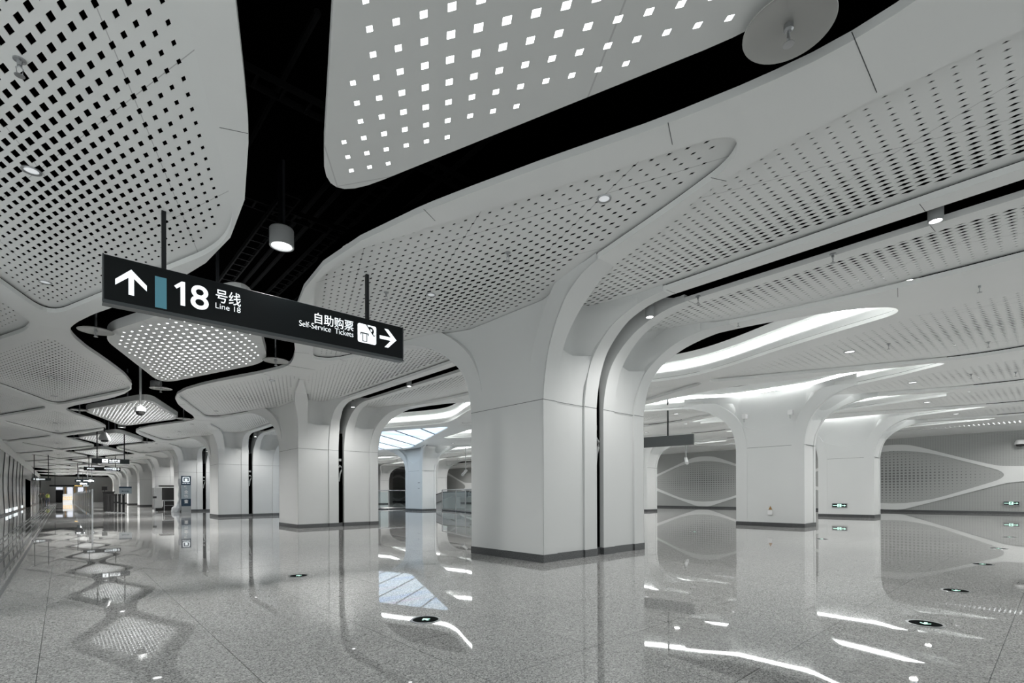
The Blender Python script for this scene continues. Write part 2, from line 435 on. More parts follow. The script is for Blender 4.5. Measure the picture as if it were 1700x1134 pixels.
for k in range(-1, 9):
    key = k if k in (1, 2, 3) else ('far' if k >= 6 else 'gen')
    if key in slabs:
        o = slabs[key].copy(); COL.objects.link(o); o.location = (0, YC + k * P, 0)
    else: slabs[key] = bay(k)

# hairline joints in the smooth rims, repeated in every bay
bm = bmesh.new()
JT = [((1.30, 6.23), (1.56, 6.12)), ((4.93, 2.89), (5.28, 3.04)), ((5.17, 1.24), (6.14, 1.26)), ((6.20, 3.03), (6.42, 2.93)), ((7.10, 5.69), (7.30, 5.60)), ((3.83, 6.09), (4.12, 6.24)),
      ((8.96, 1.35), (9.26, 1.33)), ((9.82, 1.35), (10.09, 1.33)), ((8.96, 5.30), (9.26, 5.28)), ((9.82, 5.30), (10.09, 5.28)), ((12.32, 2.2), (12.9, 2.3))]
for k in range(0, 7):
    for (xa, ya), (xb, yb) in JT:
        for mir in (0, 1):
            p = Vector((xa, ya + k * P)); q = Vector((xb, yb + k * P))
            if mir: p.y = 2 * (YC + k * P) - p.y; q.y = 2 * (YC + k * P) - q.y
            d = (q - p).normalized() * .004; n = Vector((-d.y, d.x))
            v = [bm.verts.new((c_.x, c_.y, z)) for z in (ZC - .0015, ZC + .001) for c_ in (p + n, q + n, q - n, p - n)]
            bm.faces.new(v[:4]); bm.faces.new(v[4:][::-1]); [bm.faces.new((v[i], v[(i + 1) % 4], v[4 + (i + 1) % 4], v[4 + i])) for i in range(4)]
bmesh.ops.recalc_face_normals(bm, faces=bm.faces[:])
struct(obj('trim_4', bm, M['darkgrey']), 'hairline joints in the smooth ceiling rims')
# ------- walls
bm = bxm(XW0 - .3, XW0, 14, Y1, 0, 4.9)
struct(obj('wall_left', bm, noise_tint(mat('glossy_grey_cladding', (.45, .46, .46), .22), 1.2, .12)), 'glossy grey panelled wall on the left side of the corridor')
bm = bmesh.new()
for v in [(0, 0)]:
    q = [(XW0, 5.6), (XW0 + .06, 4.9), (XW0 - .3, 4.75), (XW0 - .3, 5.6)]
    a = [bm.verts.new((x, Y0, z)) for x, z in q]; b = [bm.verts.new((x, Y1, z)) for x, z in q]
    for i in range(4): bm.faces.new((a[i], a[(i + 1) % 4], b[(i + 1) % 4], b[i]))
bmesh.ops.recalc_face_normals(bm, faces=bm.faces[:])
struct(obj('trim_1', bm, M['rim']), 'white cove along the top of the left wall')
# slanted trim strips and grooves on the left wall
bm = bmesh.new()
for i in range(26):
    y = 21 + i * 4.8
    if 82 < y < 98: continue
    for (ya, za, yb, zb) in ((y, .12, y - 1.3, 1.9), (y - 1.3, 1.9, y - 1.3, 3.0), (y - 1.3, 3.0, y + .6, 4.85)):
        d = Vector((yb - ya, zb - za)).normalized() * .05; n = (-d[1], d[0])
        pts = [(ya + n[0], za + n[1]), (ya - n[0], za - n[1]), (yb - n[0], zb - n[1]), (yb + n[0], zb + n[1])]
        lo = [bm.verts.new((XW0 + .001, *p)) for p in pts]; hi = [bm.verts.new((XW0 + .05, *p)) for p in pts]
        bm.faces.new(hi); [bm.faces.new((lo[j], lo[(j + 1) % 4], hi[(j + 1) % 4], hi[j])) for j in range(4)]
bmesh.ops.recalc_face_normals(bm, faces=bm.faces[:])
struct(obj('trim_2', bm, M['darkgrey']), 'dark slanting joints on the left wall')
struct(obj('door_1', bxm(XW0 + .001, XW0 + .06, 84.6, 96.3, 0, 3.5), M['black']), 'tall black doorway in the left wall')
struct(obj('baseboard_left', bxm(XW0, XW0 + .04, 14, 84.5, 0, .14), M['skirt']))
struct(obj('baseboard_left', bxm(XW0, XW0 + .04, 96.4, Y1, 0, .14), M['skirt']))
# right wall with raised diamond framing
struct(obj('wall_right', bxm(XW1, XW1 + .3, Y0, 86, 0, 5.9), M['wallperf']), 'grey perforated cladding wall at the far right of the hall')
struct(obj('baseboard_right', bxm(XW1 - .08, XW1, Y0, 86, 0, .16), M['skirt']))
DI = rnd([(-6.9, 2.6), (0, 5.75), (6.9, 2.6), (0, -.55)], [1.2, 5.2, 1.2, 5.2], 10)
DI = [(y, max(z, .17)) for y, z in DI]
ou = smooth_open([(-7.53, 3.16), (-6.4, 3.2), (-5.6, 3.32), (-3.9, 3.93), (-1.6, 4.83), (-.6, 5.06), (.6, 5.06), (1.6, 4.83), (3.9, 3.93), (5.6, 3.32), (6.4, 3.2), (7.53, 3.16)], 4)
lo_ = smooth_open([(-7.53, 2.18), (-6.4, 2.1), (-5.3, 1.77), (-3.1, 1.0), (-1.2, .36), (-.5, .17), (.5, .17), (1.2, .36), (3.1, 1.0), (5.3, 1.77), (6.4, 2.1), (7.53, 2.18)], 4)
DI2 = rnd([(-6.7, 2.62), (0, 5.25), (6.7, 2.62), (0, 0)], [1.3, 3.5, 1.3, 3.5], 8)
DI2 = [(y, min(max(z, .32), 4.95)) for y, z in DI2]
def prism_x(bm, pts, x0, x1): 
    pass
bandme = None
for k in range(-1, 6):
    if bandme is None:
        b1 = plate(ou + lo_[::-1], [DI2], -.07, 0, plane='YZ')
        # plate() puts the seen side at its first level
        bandme = obj('wall_right', b1, M['rim']); o = bandme
    else: o = bandme.copy(); COL.objects.link(o)
    o.location = (XW1, YC + k * P, 0); struct(o, 'raised white band framing a diamond on the right wall')
dia0 = None
WHERE = {-1: 'nearest the right edge', 0: 'behind the pair of white columns at right', 1: 'seen left of the bright square column', 2: 'glimpsed between the columns in the middle', 3: 'farther along the right wall', 4: 'second farthest along the right wall', 5: 'at the far end of the right wall'}
for k in range(-1, 6):
    if dia0 is None:
        bm = plate([(y, z - 2.6) for y, z in DI2], [], -.03, 0, plane='YZ'); dia0 = obj('wall_panel', bm, M['walldia']); o = dia0
    else: o = dia0.copy(); COL.objects.link(o)
    o.location = (XW1 - .002, YC + k * P, 2.6)
    tag(o, 'pale perforated diamond wall panel ' + WHERE[k], 'wall panel', 'diamond panels on the right wall')
# back walls
struct(obj('wall_back', bxm(12.2, XW1, 86, 86.3, 0, 5.9), M['wallgrey']), 'plain warm grey wall at the back of the hall')
struct(obj('wall_back', bxm(12.2, 12.5, 86.3, Y1, 0, 5.9), M['wallgrey']), 'plain grey side wall beyond the hall')
struct(obj('wall_far', bxm(XW0, 12.5, Y1, Y1 + .3, 0, 5.6), M['rim']), 'pale end wall of the corridor')
struct(obj('door_2', bxm(-1.0, .2, Y1 - .06, Y1, 0, 2.6), M['darkgrey']), 'grey door in the end wall')
for i, (x0, x1, z0) in enumerate(((-.95, .1, 2.75), (.85, 1.75, .5), (2.6, 3.5, 1.9))):
    struct(obj('window_%d' % (i + 1), bxm(x0, x1, Y1 - .05, Y1, z0, 3.25), mat('lit_window', (.5, .5, .55), .4, emit=(.75, .78, .86), es=.9)), 'lit narrow window in the end wall')
bm = bmesh.new(); box(bm, .45, .6, Y1 - .04, Y1, 0, 3.3); box(bm, 2.0, 2.15, Y1 - .04, Y1, 0, 3.3); box(bm, 3.9, 4.05, Y1 - .04, Y1, 0, 3.3)
struct(obj('trim_3', bm, mat('amber_frame', (.5, .28, .08), .4, emit=(.5, .26, .06), es=.25)), 'amber door frames in the end wall')
struct(obj('window_4', bxm(26.5, 31.5, 85.9, 86, .9, 3.2), M['dome']), 'dark rounded window in the back wall')

# ============================================================ PERFORATED PANELS
PT = .007
def perf(name, poly, m, ax, ay, size, margin, label, cat, group, loc, hx=.040, hy=.092, avoid=(), z=ZP):
    H = lattice(poly, ax, ay, size, margin, hx, hy, avoid=avoid)
    bm = plate(poly, H, 0, PT)
    o = obj(name, bm, m, loc=loc); tag(o, label, cat, group); return o
def cen(poly): return ((min(p[0] for p in poly) + max(p[0] for p in poly)) / 2, 0)
def place_perf(poly, m, ax, ay, size, margin, group, cat, name, items, z, hx=.046, hy=.104, grow=.06, avoid=()):
    """items: list of (y, label)"""
    cx = cen(poly)[0]; P2 = [((x - cx), y) for x, y in poly]
    # the panel runs slightly over the rim that carries it
    sx = max(abs(x) for x, y in P2); sy = max(abs(y) for x, y in P2)
    PG = [(x * (1 + grow / sx), y * (1 + grow / sy)) for x, y in P2]
    proto = None
    for y, lab in items:
        if proto is None:
            H = lattice(P2, ax, ay, lambda x, yy: size(x + cx, yy), margin, hx, hy, avoid=[(a - cx, b, r) for a, b, r in avoid])
            proto = obj(name, plate(PG, H, 0, PT), m); o = proto
            back = [(x * .985, y * .992) for x, y in P2]
            obj('light_block_backing', plate(back, [], .30, .33), M['black'], proto)  # black sheet added to keep coffer light from showing through the holes
        else: o = copy_tree(proto)
        o.location = (cx, y, z + .021); tag(o, lab, cat, group)
q_rh = lambda cx, cy, hx, hy, lo, hi: (lambda x, y: hi - (hi - lo) * min(1, (abs(x - cx) / hx + abs(y - cy) / hy)))
def along(k, nouns): return nouns[k] if k < len(nouns) else nouns[-1]
COLN = ['above the hanging line sign'] + ['opposite the %s twin column' % ORD[k] for k in range(1, 9)]
place_perf(LEAF_L, M['leaf'], .07, .205, q_rh(-.2, 0, 2.3, 6.6, .46, 1.12), .16, 'leaf panels left of the black void', 'ceiling panel', 'perforated_panel',
           [(YC + k * P, 'perforated leaf shaped ceiling panel left of the black void, ' + COLN[k]) for k in range(9)], ZP, avoid=((-.28, .1, .11), (-.23, 4.58, .11), (-.29, -2.1, .09)))
place_perf(LEAF_R, M['leaf'], .07, .205, q_rh(6.3, 0, 2.6, 6.6, .42, 1.0), .16, 'leaf panels right of the black void', 'ceiling panel', 'perforated_panel',
           [(YC + k * P, 'perforated leaf shaped ceiling panel on the corridor side of the %s twin column' % ORD[k]) for k in range(9)], ZP, avoid=((5.72, -4.43, .11), (5.76, .1, .11), (5.72, 4.5, .11)))
def midlab(s): return [(YM + j * P, s % ('before the first twin column' if j == 0 else 'between %s and %s twin columns' % (ORD[j - 1], ORD[j]))) for j in range(9)]
place_perf(M1, M['mid'], .062, .182, lambda x, y: .30 + .66 * min(1, max(0, (x - 6.4) / 2.3)) ** 1.3 * (1 - .45 * abs(y) / 6), .13, 'panels left of the ceiling slot', 'ceiling panel', 'perforated_panel',
           midlab('perforated wedge panel, corridor side of ceiling slot, %s'), ZP)
place_perf(M2, M['mid'], .062, .182, lambda x, y: .24 + .70 * min(1, max(0, (12.3 - x) / 1.9)) ** 1.2 * (1 - .45 * abs(y) / 6), .13, 'panels right of the ceiling slot', 'ceiling panel', 'perforated_panel',
           midlab('perforated wedge panel, hall side of ceiling slot, %s'), ZP)
place_perf(ML, M['leaf'], .07, .205, lambda x, y: .45, .2, 'panels along the left wall', 'ceiling panel', 'perforated_panel',
           [(YM + j * P, 'perforated half leaf ceiling panel against the left wall, %s from camera' % ORD[j]) for j in range(0, 7)], ZP)
for nm, poly, cx, rx in (('hall', M3, 17.4, 3.2), ('first inner row', M4, 24.1, 2.4), ('side aisle', M5, 29.9, 2.9), ('second inner row', M6, 35.6, 2.1)):
    js = [j for j in range(0, 5) if not (nm == 'hall' and j in (2, 3))]
    place_perf(poly, M['mid'], .085, .205, q_rh(cx, 0, rx, 7.4, .25, 1.0), .2, 'perforated panels over the ' + nm, 'ceiling panel', 'perforated_panel',
               [(YM + j * P, 'perforated diamond ceiling panel over the %s, %s from the camera' % (nm, ORD[j])) for j in js], ZP)

# ============================================================ LAMP DIAMONDS IN THE VOID
def lamp_diamond(hx, hy, rr, name='ceiling_lamp', lax=.14, lay=.214, sh_=.24):
    poly = rnd([(hx, 0), (0, hy), (-hx, 0), (0, -hy)], rr, 8)
    t = thing(name, '', 'ceiling light')
    H = lattice(poly, lax, lay, q_rh(0, 0, hx, hy, .52, 1.0), .19, .054, .082)
    obj('perforated_face', plate(poly, H, 0, .004), M['lamppanel'], t)
    ins = [(x * .992, y * .997) for x, y in poly]
    obj('diffuser', plate(ins, [], .006, .012), M['lamp'], t)
    # folded side skirt
    bm = bmesh.new(); n = len(poly)
    a = [bm.verts.new((x, y, 0.0005)) for x, y in poly]; b = [bm.verts.new((x, y, sh_)) for x, y in poly]; c = [bm.verts.new((x * .985, y * .994, sh_)) for x, y in poly]; d = [bm.verts.new((x * .985, y * .994, .02)) for x, y in poly]
    for i in range(n):
        j = (i + 1) % n
        for p, q in ((a, b), (b, c), (c, d)): bm.faces.new((p[i], p[j], q[j], q[i]))
    bmesh.ops.recalc_face_normals(bm, faces=bm.faces[:])
    obj('side_skirt', bm, M['rim'], t)
    for sx, sy in ((0, hy * .55), (0, -hy * .55)):
        obj('hanger', bxm(sx - .03, sx + .03, sy - .03, sy + .03, .035, 2.9), M['rod'], t)
    return t
LD = ['overhead at the top of the picture', 'directly below the hanging line sign', 'behind the camera dome on its white rod', 'beyond the third pair of leaf panels', 'just above the far security sign'] + ['%s from the camera along the corridor' % ORD[j] for j in range(5, 10)]
l0 = lamp_diamond(2.0, 5.7, [1.0, 1.15, 1.0, 1.15])
l0.location = (2.70, YM, ZC - .0); l0['label'] = 'large diamond ceiling light with glowing holes ' + LD[0]; l0['group'] = 'diamond ceiling lights in the black void'
for j in range(1, 9): dup(l0, (2.70, YM + j * P, ZC), 'large diamond ceiling light with glowing holes ' + LD[j])
s0 = lamp_diamond(1.05, 6.4, [.6, .6, .6, .6], lax=.12, lay=.22)
s0['group'] = 'narrow ceiling lights by the right wall'
for i, j in enumerate((0, 1, 2, 3)):
    o = s0 if i == 0 else copy_tree(s0)
    o.location = (41.45, YM + j * P, ZC + .02)
    o['label'] = 'narrow glowing diamond ceiling light by the right wall, ' + ['at the right edge of the picture', 'seen left of the bright square column', 'third from the right edge', 'farthest from the camera'][i]

# ============================================================ COFFERS WITH COVE LIGHT
def coffer_obj(poly, label, loc, colx=None):
    t = thing('lit_coffer', label, 'ceiling cove', loc, 'lit coffers in the ceiling')
    if area2(poly) < 0: poly = poly[::-1]
    n = len(poly)
    nor = []
    for i in range(n):
        a = Vector(poly[i - 1]); b = Vector(poly[(i + 1) % n]); d = (b - a).normalized(); nor.append(Vector((d.y, -d.x)))   # outward
    def ring(levels, nm, m, mi=None):
        bm = bmesh.new(); R = []
        for off, z in levels: R.append([bm.verts.new((poly[i][0] + nor[i].x * off, poly[i][1] + nor[i].y * off, z)) for i in range(n)])
        for a, b in zip(R, R[1:]):
            for i in range(n):
                if nm == 'cornice' and colx and all(colx[0] < poly[j][0] < colx[1] and abs(poly[j][1]) < 2.9 for j in (i, (i + 1) % n)): continue
                bm.faces.new((a[i], a[(i + 1) % n], b[(i + 1) % n], b[i]))
        obj(nm, bm, m, t, smooth=True)
    ring([(.03, 5.66), (.05, 5.74), (.10, 5.85), (.19, 5.95), (.31, 6.02)], 'cornice', M['rim'])
    ring([(.33, 6.05), (.29, 6.11), (.22, 6.16)], 'light_strip', M['led'])
    ring([(.21, 6.17), (.14, 6.22), (.10, 6.45), (.36, 6.46), (.36, 6.04)], 'upstand', M['rim'])
    return t
cofn = lambda k: 'nearest bay' if k == 0 else '%s bay from the camera' % ORD[k]
for k in range(0, 4):
    y = YC + k * P
    if k != 2:
        coffer_obj(CA, 'long lit ceiling coffer beside the near column row, ' + cofn(k), (0, y, 0))
        coffer_obj(CB, 'lit ceiling coffer before the first inner column row, ' + cofn(k), (0, y, 0), (22.4, 25))
    coffer_obj(CB2, 'lit ceiling coffer behind the first inner column row, ' + cofn(k), (0, y, 0), (23, 25.6))
    coffer_obj(CC, 'lit ceiling coffer before the second inner column row, ' + cofn(k), (0, y, 0), (34, 36.4))
    if k < 3: coffer_obj(CC2, 'lit ceiling coffer behind the second inner column row, ' + cofn(k), (0, y, 0), (34.6, 37.2))

# ============================================================ COLUMNS
PROF = [(0, 0.0), (0, 1.2), (0, 2.4), (0, 3.535), (.03, 3.80), (.08, 4.07), (.16, 4.35), (.28, 4.60), (.46, 4.83), (.70, 5.05), (1.0, 5.25), (1.35, 5.40), (1.75, 5.51), (2.15, 5.55)]
def sub_prof():
    out = PROF[:3]
    return out + [tuple(p) for p in smooth_open(PROF[3:], 3)]
PR = sub_prof()
def prof_z(dy):
    for (a, z), (b, w_) in zip(PR[3:], PR[4:]):
        if dy <= b: return z + (w_ - z) * (dy - a) / max(b - a, 1e-6)
    return ZC
def prof_dy(z):
    for (a, z0), (b, z1) in zip(PR, PR[1:]):
        if z <= z1: return a + (b - a) * (z - z0) / max(z1 - z0, 1e-6)
    return PR[-1][0]
def rib(hw, sy, fl, fr, depth):
    """band following the arch profile; fl(dy)/fr(dy) give its left and right edges"""
    bm = bmesh.new(); R = []
    for i, (dy, z) in enumerate(PR):
        a = Vector(PR[max(i - 1, 0)]); b = Vector(PR[min(i + 1, len(PR) - 1)]); t = (b - a).normalized(); n = Vector((-t.y, t.x))   # towards the inside
        dd = depth if i < len(PR) - 9 else depth * max(.2, (len(PR) - 1 - i) / 9)
        ins = Vector((dy, z)) + n * dd
        y = sy * (hw + dy); yi = sy * (hw + ins.x); zi = ins.y
        if i == 0: zi = z
        l, r = fl(dy), fr(dy)
        R.append([bm.verts.new(p) for p in ((l, y, z), (r, y, z), (r, yi, zi), (l, yi, zi))])
    for a, b in zip(R, R[1:]):
        for i in range(4): bm.faces.new((a[i], a[(i + 1) % 4], b[(i + 1) % 4], b[i]))
    bm.faces.new(R[0][::-1]); bm.faces.new(R[-1])
    bmesh.ops.recalc_face_normals(bm, faces=bm.faces[:]); return bm
def cove(hw, sy, fl, fr, ctr, depth_mid):
    """recessed face between two ribs with a scooped niche below the ceiling panel"""
    bm = bmesh.new(); NS = 24; G = []
    def station(s):
        e = abs(2 * s - 1); b = 1 - e ** 4
        zv = 4.04 + .60 * e ** 1.15; zu = 4.60 + .06 * e; col = []
        def pt(z, y, sh=False): col.append((z, y))
        for z in (0, 1.2, 2.4, 3.45, 3.6, 3.7, 3.8, 3.9, 4.0): pt(min(z, zv - .001 * (9 - len(col))), prof_dy(min(z, zv)) - .055)
        yv = prof_dy(zv) - .055; pt(zv, yv)
        yu = yv + (zu - zv) * .17
        for t in (.33, .66, 1): pt(zv + (zu - zv) * t, yv + (yu - yv) * t)
        yu -= .25 * b
        for t in (.012, .1, .2, .3, .4, .5, .6, .7, .8, .9, 1):
            z = zu + (ZP + .022 - zu) * t
            cen_ = yu + (.16 - yu) * t ** 2.2
            edge = min(prof_dy(min(z, 5.52)), 1.6) - .05
            edge = yu + (edge - yu) * min(1, t * 4)
            pt(z, b * cen_ + (1 - b) * edge)
        return col
    for i in range(NS + 1):
        s = i / NS; G.append([])
        for z, y in station(s):
            d = max(0, min(1.5, prof_dy(min(z, 5.52))))
            l, r = fl(d), fr(d)
            G[-1].append(bm.verts.new((l + (r - l) * s, sy * (hw + y), z)))
    for a, b in zip(G, G[1:]):
        for i in range(len(a) - 1): bm.faces.new((a[i], b[i], b[i + 1], a[i + 1]))
    bmesh.ops.recalc_face_normals(bm, faces=bm.faces[:])
    if sum(f.normal.y for f in bm.faces) * sy < 0: bmesh.ops.reverse_faces(bm, faces=bm.faces[:])
    return bm
def front_sheet(hw, RL, inset, top, mir=None, saddle=None, upper=None):
    half = [hw * i / 12 for i in range(13)] + [hw + .0015] + [hw + .04 + 2.06 * i / 24 for i in range(25)]
    ys = [-v for v in half[::-1]] + half[1:]
    bm = bmesh.new()
    fx = lambda y: lerpT(RL, abs(y) - hw) + inset
    cols = []
    for y in ys:
        zb = 0 if abs(y) <= hw + 1e-5 else prof_z(abs(y) - hw) + .02
        zt = top if saddle is None else min(top, saddle(y))
        zt = max(zt, zb + .002)
        cols.append([bm.verts.new((fx(y), y, zb + (zt - zb) * t)) for t in (0, .3, .6, .8, .9, 1)])
    for a, b in zip(cols, cols[1:]):
        for i in range(5): bm.faces.new((a[i], b[i], b[i + 1], a[i + 1]))
    if saddle is not None:
        cols = []
        for y in ys:
            zb = max(saddle(y), (0 if abs(y) <= hw + 1e-5 else prof_z(abs(y) - hw) + .02)); zt = 6.03
            rowl = []
            for t in (0, .001, .15, .35, .6, .8, 1):
                z = zb + (zt - zb) * t
                back = (.05 if t > 0 else 0) + .19 * (z - zb)
                rowl.append(bm.verts.new((fx(y) + back, y, z)))
            cols.append(rowl)
        for a, b in zip(cols, cols[1:]):
            for i in range(6): bm.faces.new((a[i], b[i], b[i + 1], a[i + 1]))
    bmesh.ops.recalc_face_normals(bm, faces=bm.faces[:])
    if mir is not None:
        for v in bm.verts: v.co.x = 2 * mir - v.co.x
        bmesh.ops.recalc_face_normals(bm, faces=bm.faces[:])
    return bm
JW = .008
def joint_band(x0, x1, hw, z=3.535): pass
def skirt_twin(xs, hw):
    """granite base; xs: list of (x0,x1,recess)"""
    bm = bmesh.new()
    for x0, x1, rc in xs: box(bm, x0, x1, -hw + rc, hw - rc, 0, .17)
    return bm
def make_twin():
    t = thing('twin_column', '', 'column', group='twin columns of the near row'); cx = 9.62
    mirf = lambda f: (lambda d: 2 * cx - f(d))
    RR = [(0, 8.14), (.24, 8.05), (.45, 7.97), (.86, 7.84), (1.27, 7.71), (1.7, 7.52), (2.15, 7.32)]
    SL1 = [(0, 9.09), (.25, 9.05), (.88, 8.97), (2.15, 8.95)]; SR1 = [(0, 9.54), (.21, 9.50), (.41, 9.43), (.71, 9.37), (1.11, 9.29), (1.5, 9.27)]
    SL2 = [(0, 9.80), (2.15, 9.81)]; SR2 = [(0, 10.24), (.9, 10.12), (2.15, 10.1)]
    g1, g2, g3, g4 = [(lambda d, T=T: lerpT(T, d)) for T in (SL1, SR1, SL2, SR2)]
    fl = lambda d: lerpT(RL_A, d); fr = lambda d: lerpT(RR, d)
    for sy in (-1, 1):
        obj('corner_rib', rib(HWA, sy, lambda d: fl(d) + .012, fr, .5), M['column'], t, smooth=True)
        obj('corner_rib', rib(HWA, sy, mirf(fr), lambda d: 2 * cx - fl(d) - .012, .5), M['column'], t, smooth=True)
        obj('slot_rib', rib(HWA, sy, g1, g2, .8), M['column'], t, smooth=True)
        obj('slot_rib', rib(HWA, sy, g3, g4, .8), M['column'], t, smooth=True)
        obj('face_panel', cove(HWA, sy, fr, g1, None, .22), M['column'], t, smooth=True)
        obj('face_panel', cove(HWA, sy, g4, mirf(fr), None, .22), M['column'], t, smooth=True)
    obj('side_panel', front_sheet(HWA, RL_A, .0, ZP + .01), M['column'], t, smooth=True)
    obj('side_panel', front_sheet(HWA, RL_A, .0, ZP + .01, mir=cx), M['column'], t, smooth=True)
    # fine joint at arch springing
    bm = bmesh.new()
    for x0, x1, rc in ((7.70, 8.14, 0), (8.14, 9.09, .035), (9.09, 9.54, 0), (9.80, 10.24, 0), (10.24, 11.10, .035), (11.10, 11.54, 0)):
        for sy in (-1, 1):
            ya = sy * (HWA - rc); box(bm, x0, x1, min(ya, ya + sy * .004), max(ya, ya + sy * .004), 3.530, 3.540)
    for xx, dx in ((7.70, -.003), (11.54, .003)): box(bm, min(xx, xx + dx), max(xx, xx + dx), -HWA, HWA, 3.530, 3.540)
    obj('cladding_joint', bm, M['darkgrey'], t)
    base = [(7.685, 8.15, -.012), (8.15, 9.08, .022), (9.08, 9.55, -.012), (9.55, 9.79, .10), (9.79, 10.25, -.012), (10.25, 11.09, .022), (11.09, 11.555, -.012)]
    obj('skirting', skirt_twin(base, HWA), M['skirt'], t)
    return t
tw = make_twin()
TWL = ['huge white twin column nearest the camera, split by a dark slot', 'white twin column behind and left of the nearest one', 'third white twin column, right of the blue security board', 'fourth white twin column, directly behind the blue security board', 'fifth white twin column, behind the luggage scanner', 'sixth white twin column, left of the luggage scanner', 'seventh white twin column along the corridor', 'eighth white twin column along the corridor', 'farthest white twin column of the near row']
for k in range(9):
    o = tw if k == 0 else copy_tree(tw)
    o.location = (0, YC + k * P, 0); o['label'] = TWL[k]
def make_inner(RL, cx, hw):
    x0 = RL[0][1]; x1 = 2 * cx - x0
    t = thing('arched_column', '', 'column')
    RR = [(d, v + .17) for d, v in RL]
    fl = lambda d: lerpT(RL, d); fr = lambda d: lerpT(RR, d)
    mirf = lambda f: (lambda d: 2 * cx - f(d))
    sad = lambda y: 4.22 + (5.6 - 4.22) * (min(abs(y), 3.0) / 3.0) ** 1.35 if abs(y) < 3.0 else 5.6
    for sy in (-1, 1):
        obj('corner_rib', rib(hw, sy, fl, fr, .5), M['column'], t, smooth=True)
        obj('corner_rib', rib(hw, sy, mirf(fr), mirf(fl), .5), M['column'], t, smooth=True)
        obj('face_panel', cove(hw, sy, fr, mirf(fr), None, .2), M['column'], t, smooth=True)
    obj('side_panel', front_sheet(hw, RL, .015, 5.6, saddle=sad), M['column'], t, smooth=True)
    obj('side_panel', front_sheet(hw, RL, .015, 5.6, mir=cx, saddle=sad), M['column'], t, smooth=True)
    bm = bmesh.new(); box(bm, x0 + .010, x0 + .015, -hw, hw, 3.529, 3.541); box(bm, x0, x1, -hw - .003, -hw + .035, 3.529, 3.541); obj('cladding_joint', bm, M['darkgrey'], t)
    obj('skirting', bxm(x0 - .012, x1 + .012, -hw - .012, hw + .012, 0, .17), M['skirt'], t)
    return t
bcol = make_inner(RL_B, 24.01, HWB); bcol['group'] = 'arched columns of the first inner row'
for k, lab in enumerate(['bright square arched column right of the nearest twin column, with a small box low on its face', 'square arched column of the first inner row hidden behind the nearest twin column', 'pale blue arched column standing between the two nearest twin columns beside the glass railing', 'distant arched column of the first inner row']):
    o = bcol if k == 0 else copy_tree(bcol); o.location = (0, YC + k * P, 0); o['label'] = lab
ccol = make_inner(RL_C, 35.585, HWB); ccol['group'] = 'arched columns of the second inner row'
for k, lab in enumerate(['square arched column with a green exit sign low on its face', 'arched column just right of the nearest twin column, below the dark board', 'arched column of the second inner row farther back', 'small arched column seen behind the glass railing', 'farthest arched column of the second inner row']):
    o = ccol if k == 0 else copy_tree(ccol); o.location = (0, YC + k * P, 0); o['label'] = lab

# ============================================================ LUMINOUS CEILING
lum = thing('luminous_ceiling', 'large glowing diamond light ceiling with faint pink and blue streaks over the hall', 'light ceiling', (17.37, YC + 2 * P, ZC + .06))
def lum_mat():
    m = mat('printed_light_pane', (1, 1, 1), .4); nt = m.node_tree; b = nt.nodes['Principled BSDF']; L = nt.links.new
    tc = nt.nodes.new('ShaderNodeTexCoord'); mp = nt.nodes.new('ShaderNodeMapping'); L(tc.outputs['Object'], mp.inputs[0])
    mp.inputs['Rotation'].default_value = (0, 0, math.radians(-40)); mp.inputs['Scale'].default_value = (.10, .55, 1)
    n = nt.nodes.new('ShaderNodeTexNoise'); n.inputs['Scale'].default_value = 1.6; n.inputs['Detail'].default_value = 3; L(mp.outputs[0], n.inputs['Vector'])
    r = nt.nodes.new('ShaderNodeValToRGB'); L(n.outputs['Fac'], r.inputs[0]); cr = r.color_ramp
    cr.elements[0].position = .30; cr.elements[0].color = (.36, .50, .85, 1); cr.elements[1].position = .74; cr.elements[1].color = (.72, .45, .74, 1)
    for p, c in ((.40, (.52, .70, .92, 1)), (.50, (.66, .80, .88, 1)), (.62, (.60, .72, .86, 1))):
        e = cr.elements.new(p); e.color = c
    b.inputs['Base Color'].default_value = (.3, .3, .3, 1)
    L(r.outputs[0], b.inputs['Emission Color']); b.inputs['Emission Strength'].default_value = 1.25
    return m
M['lum'] = lum_mat()
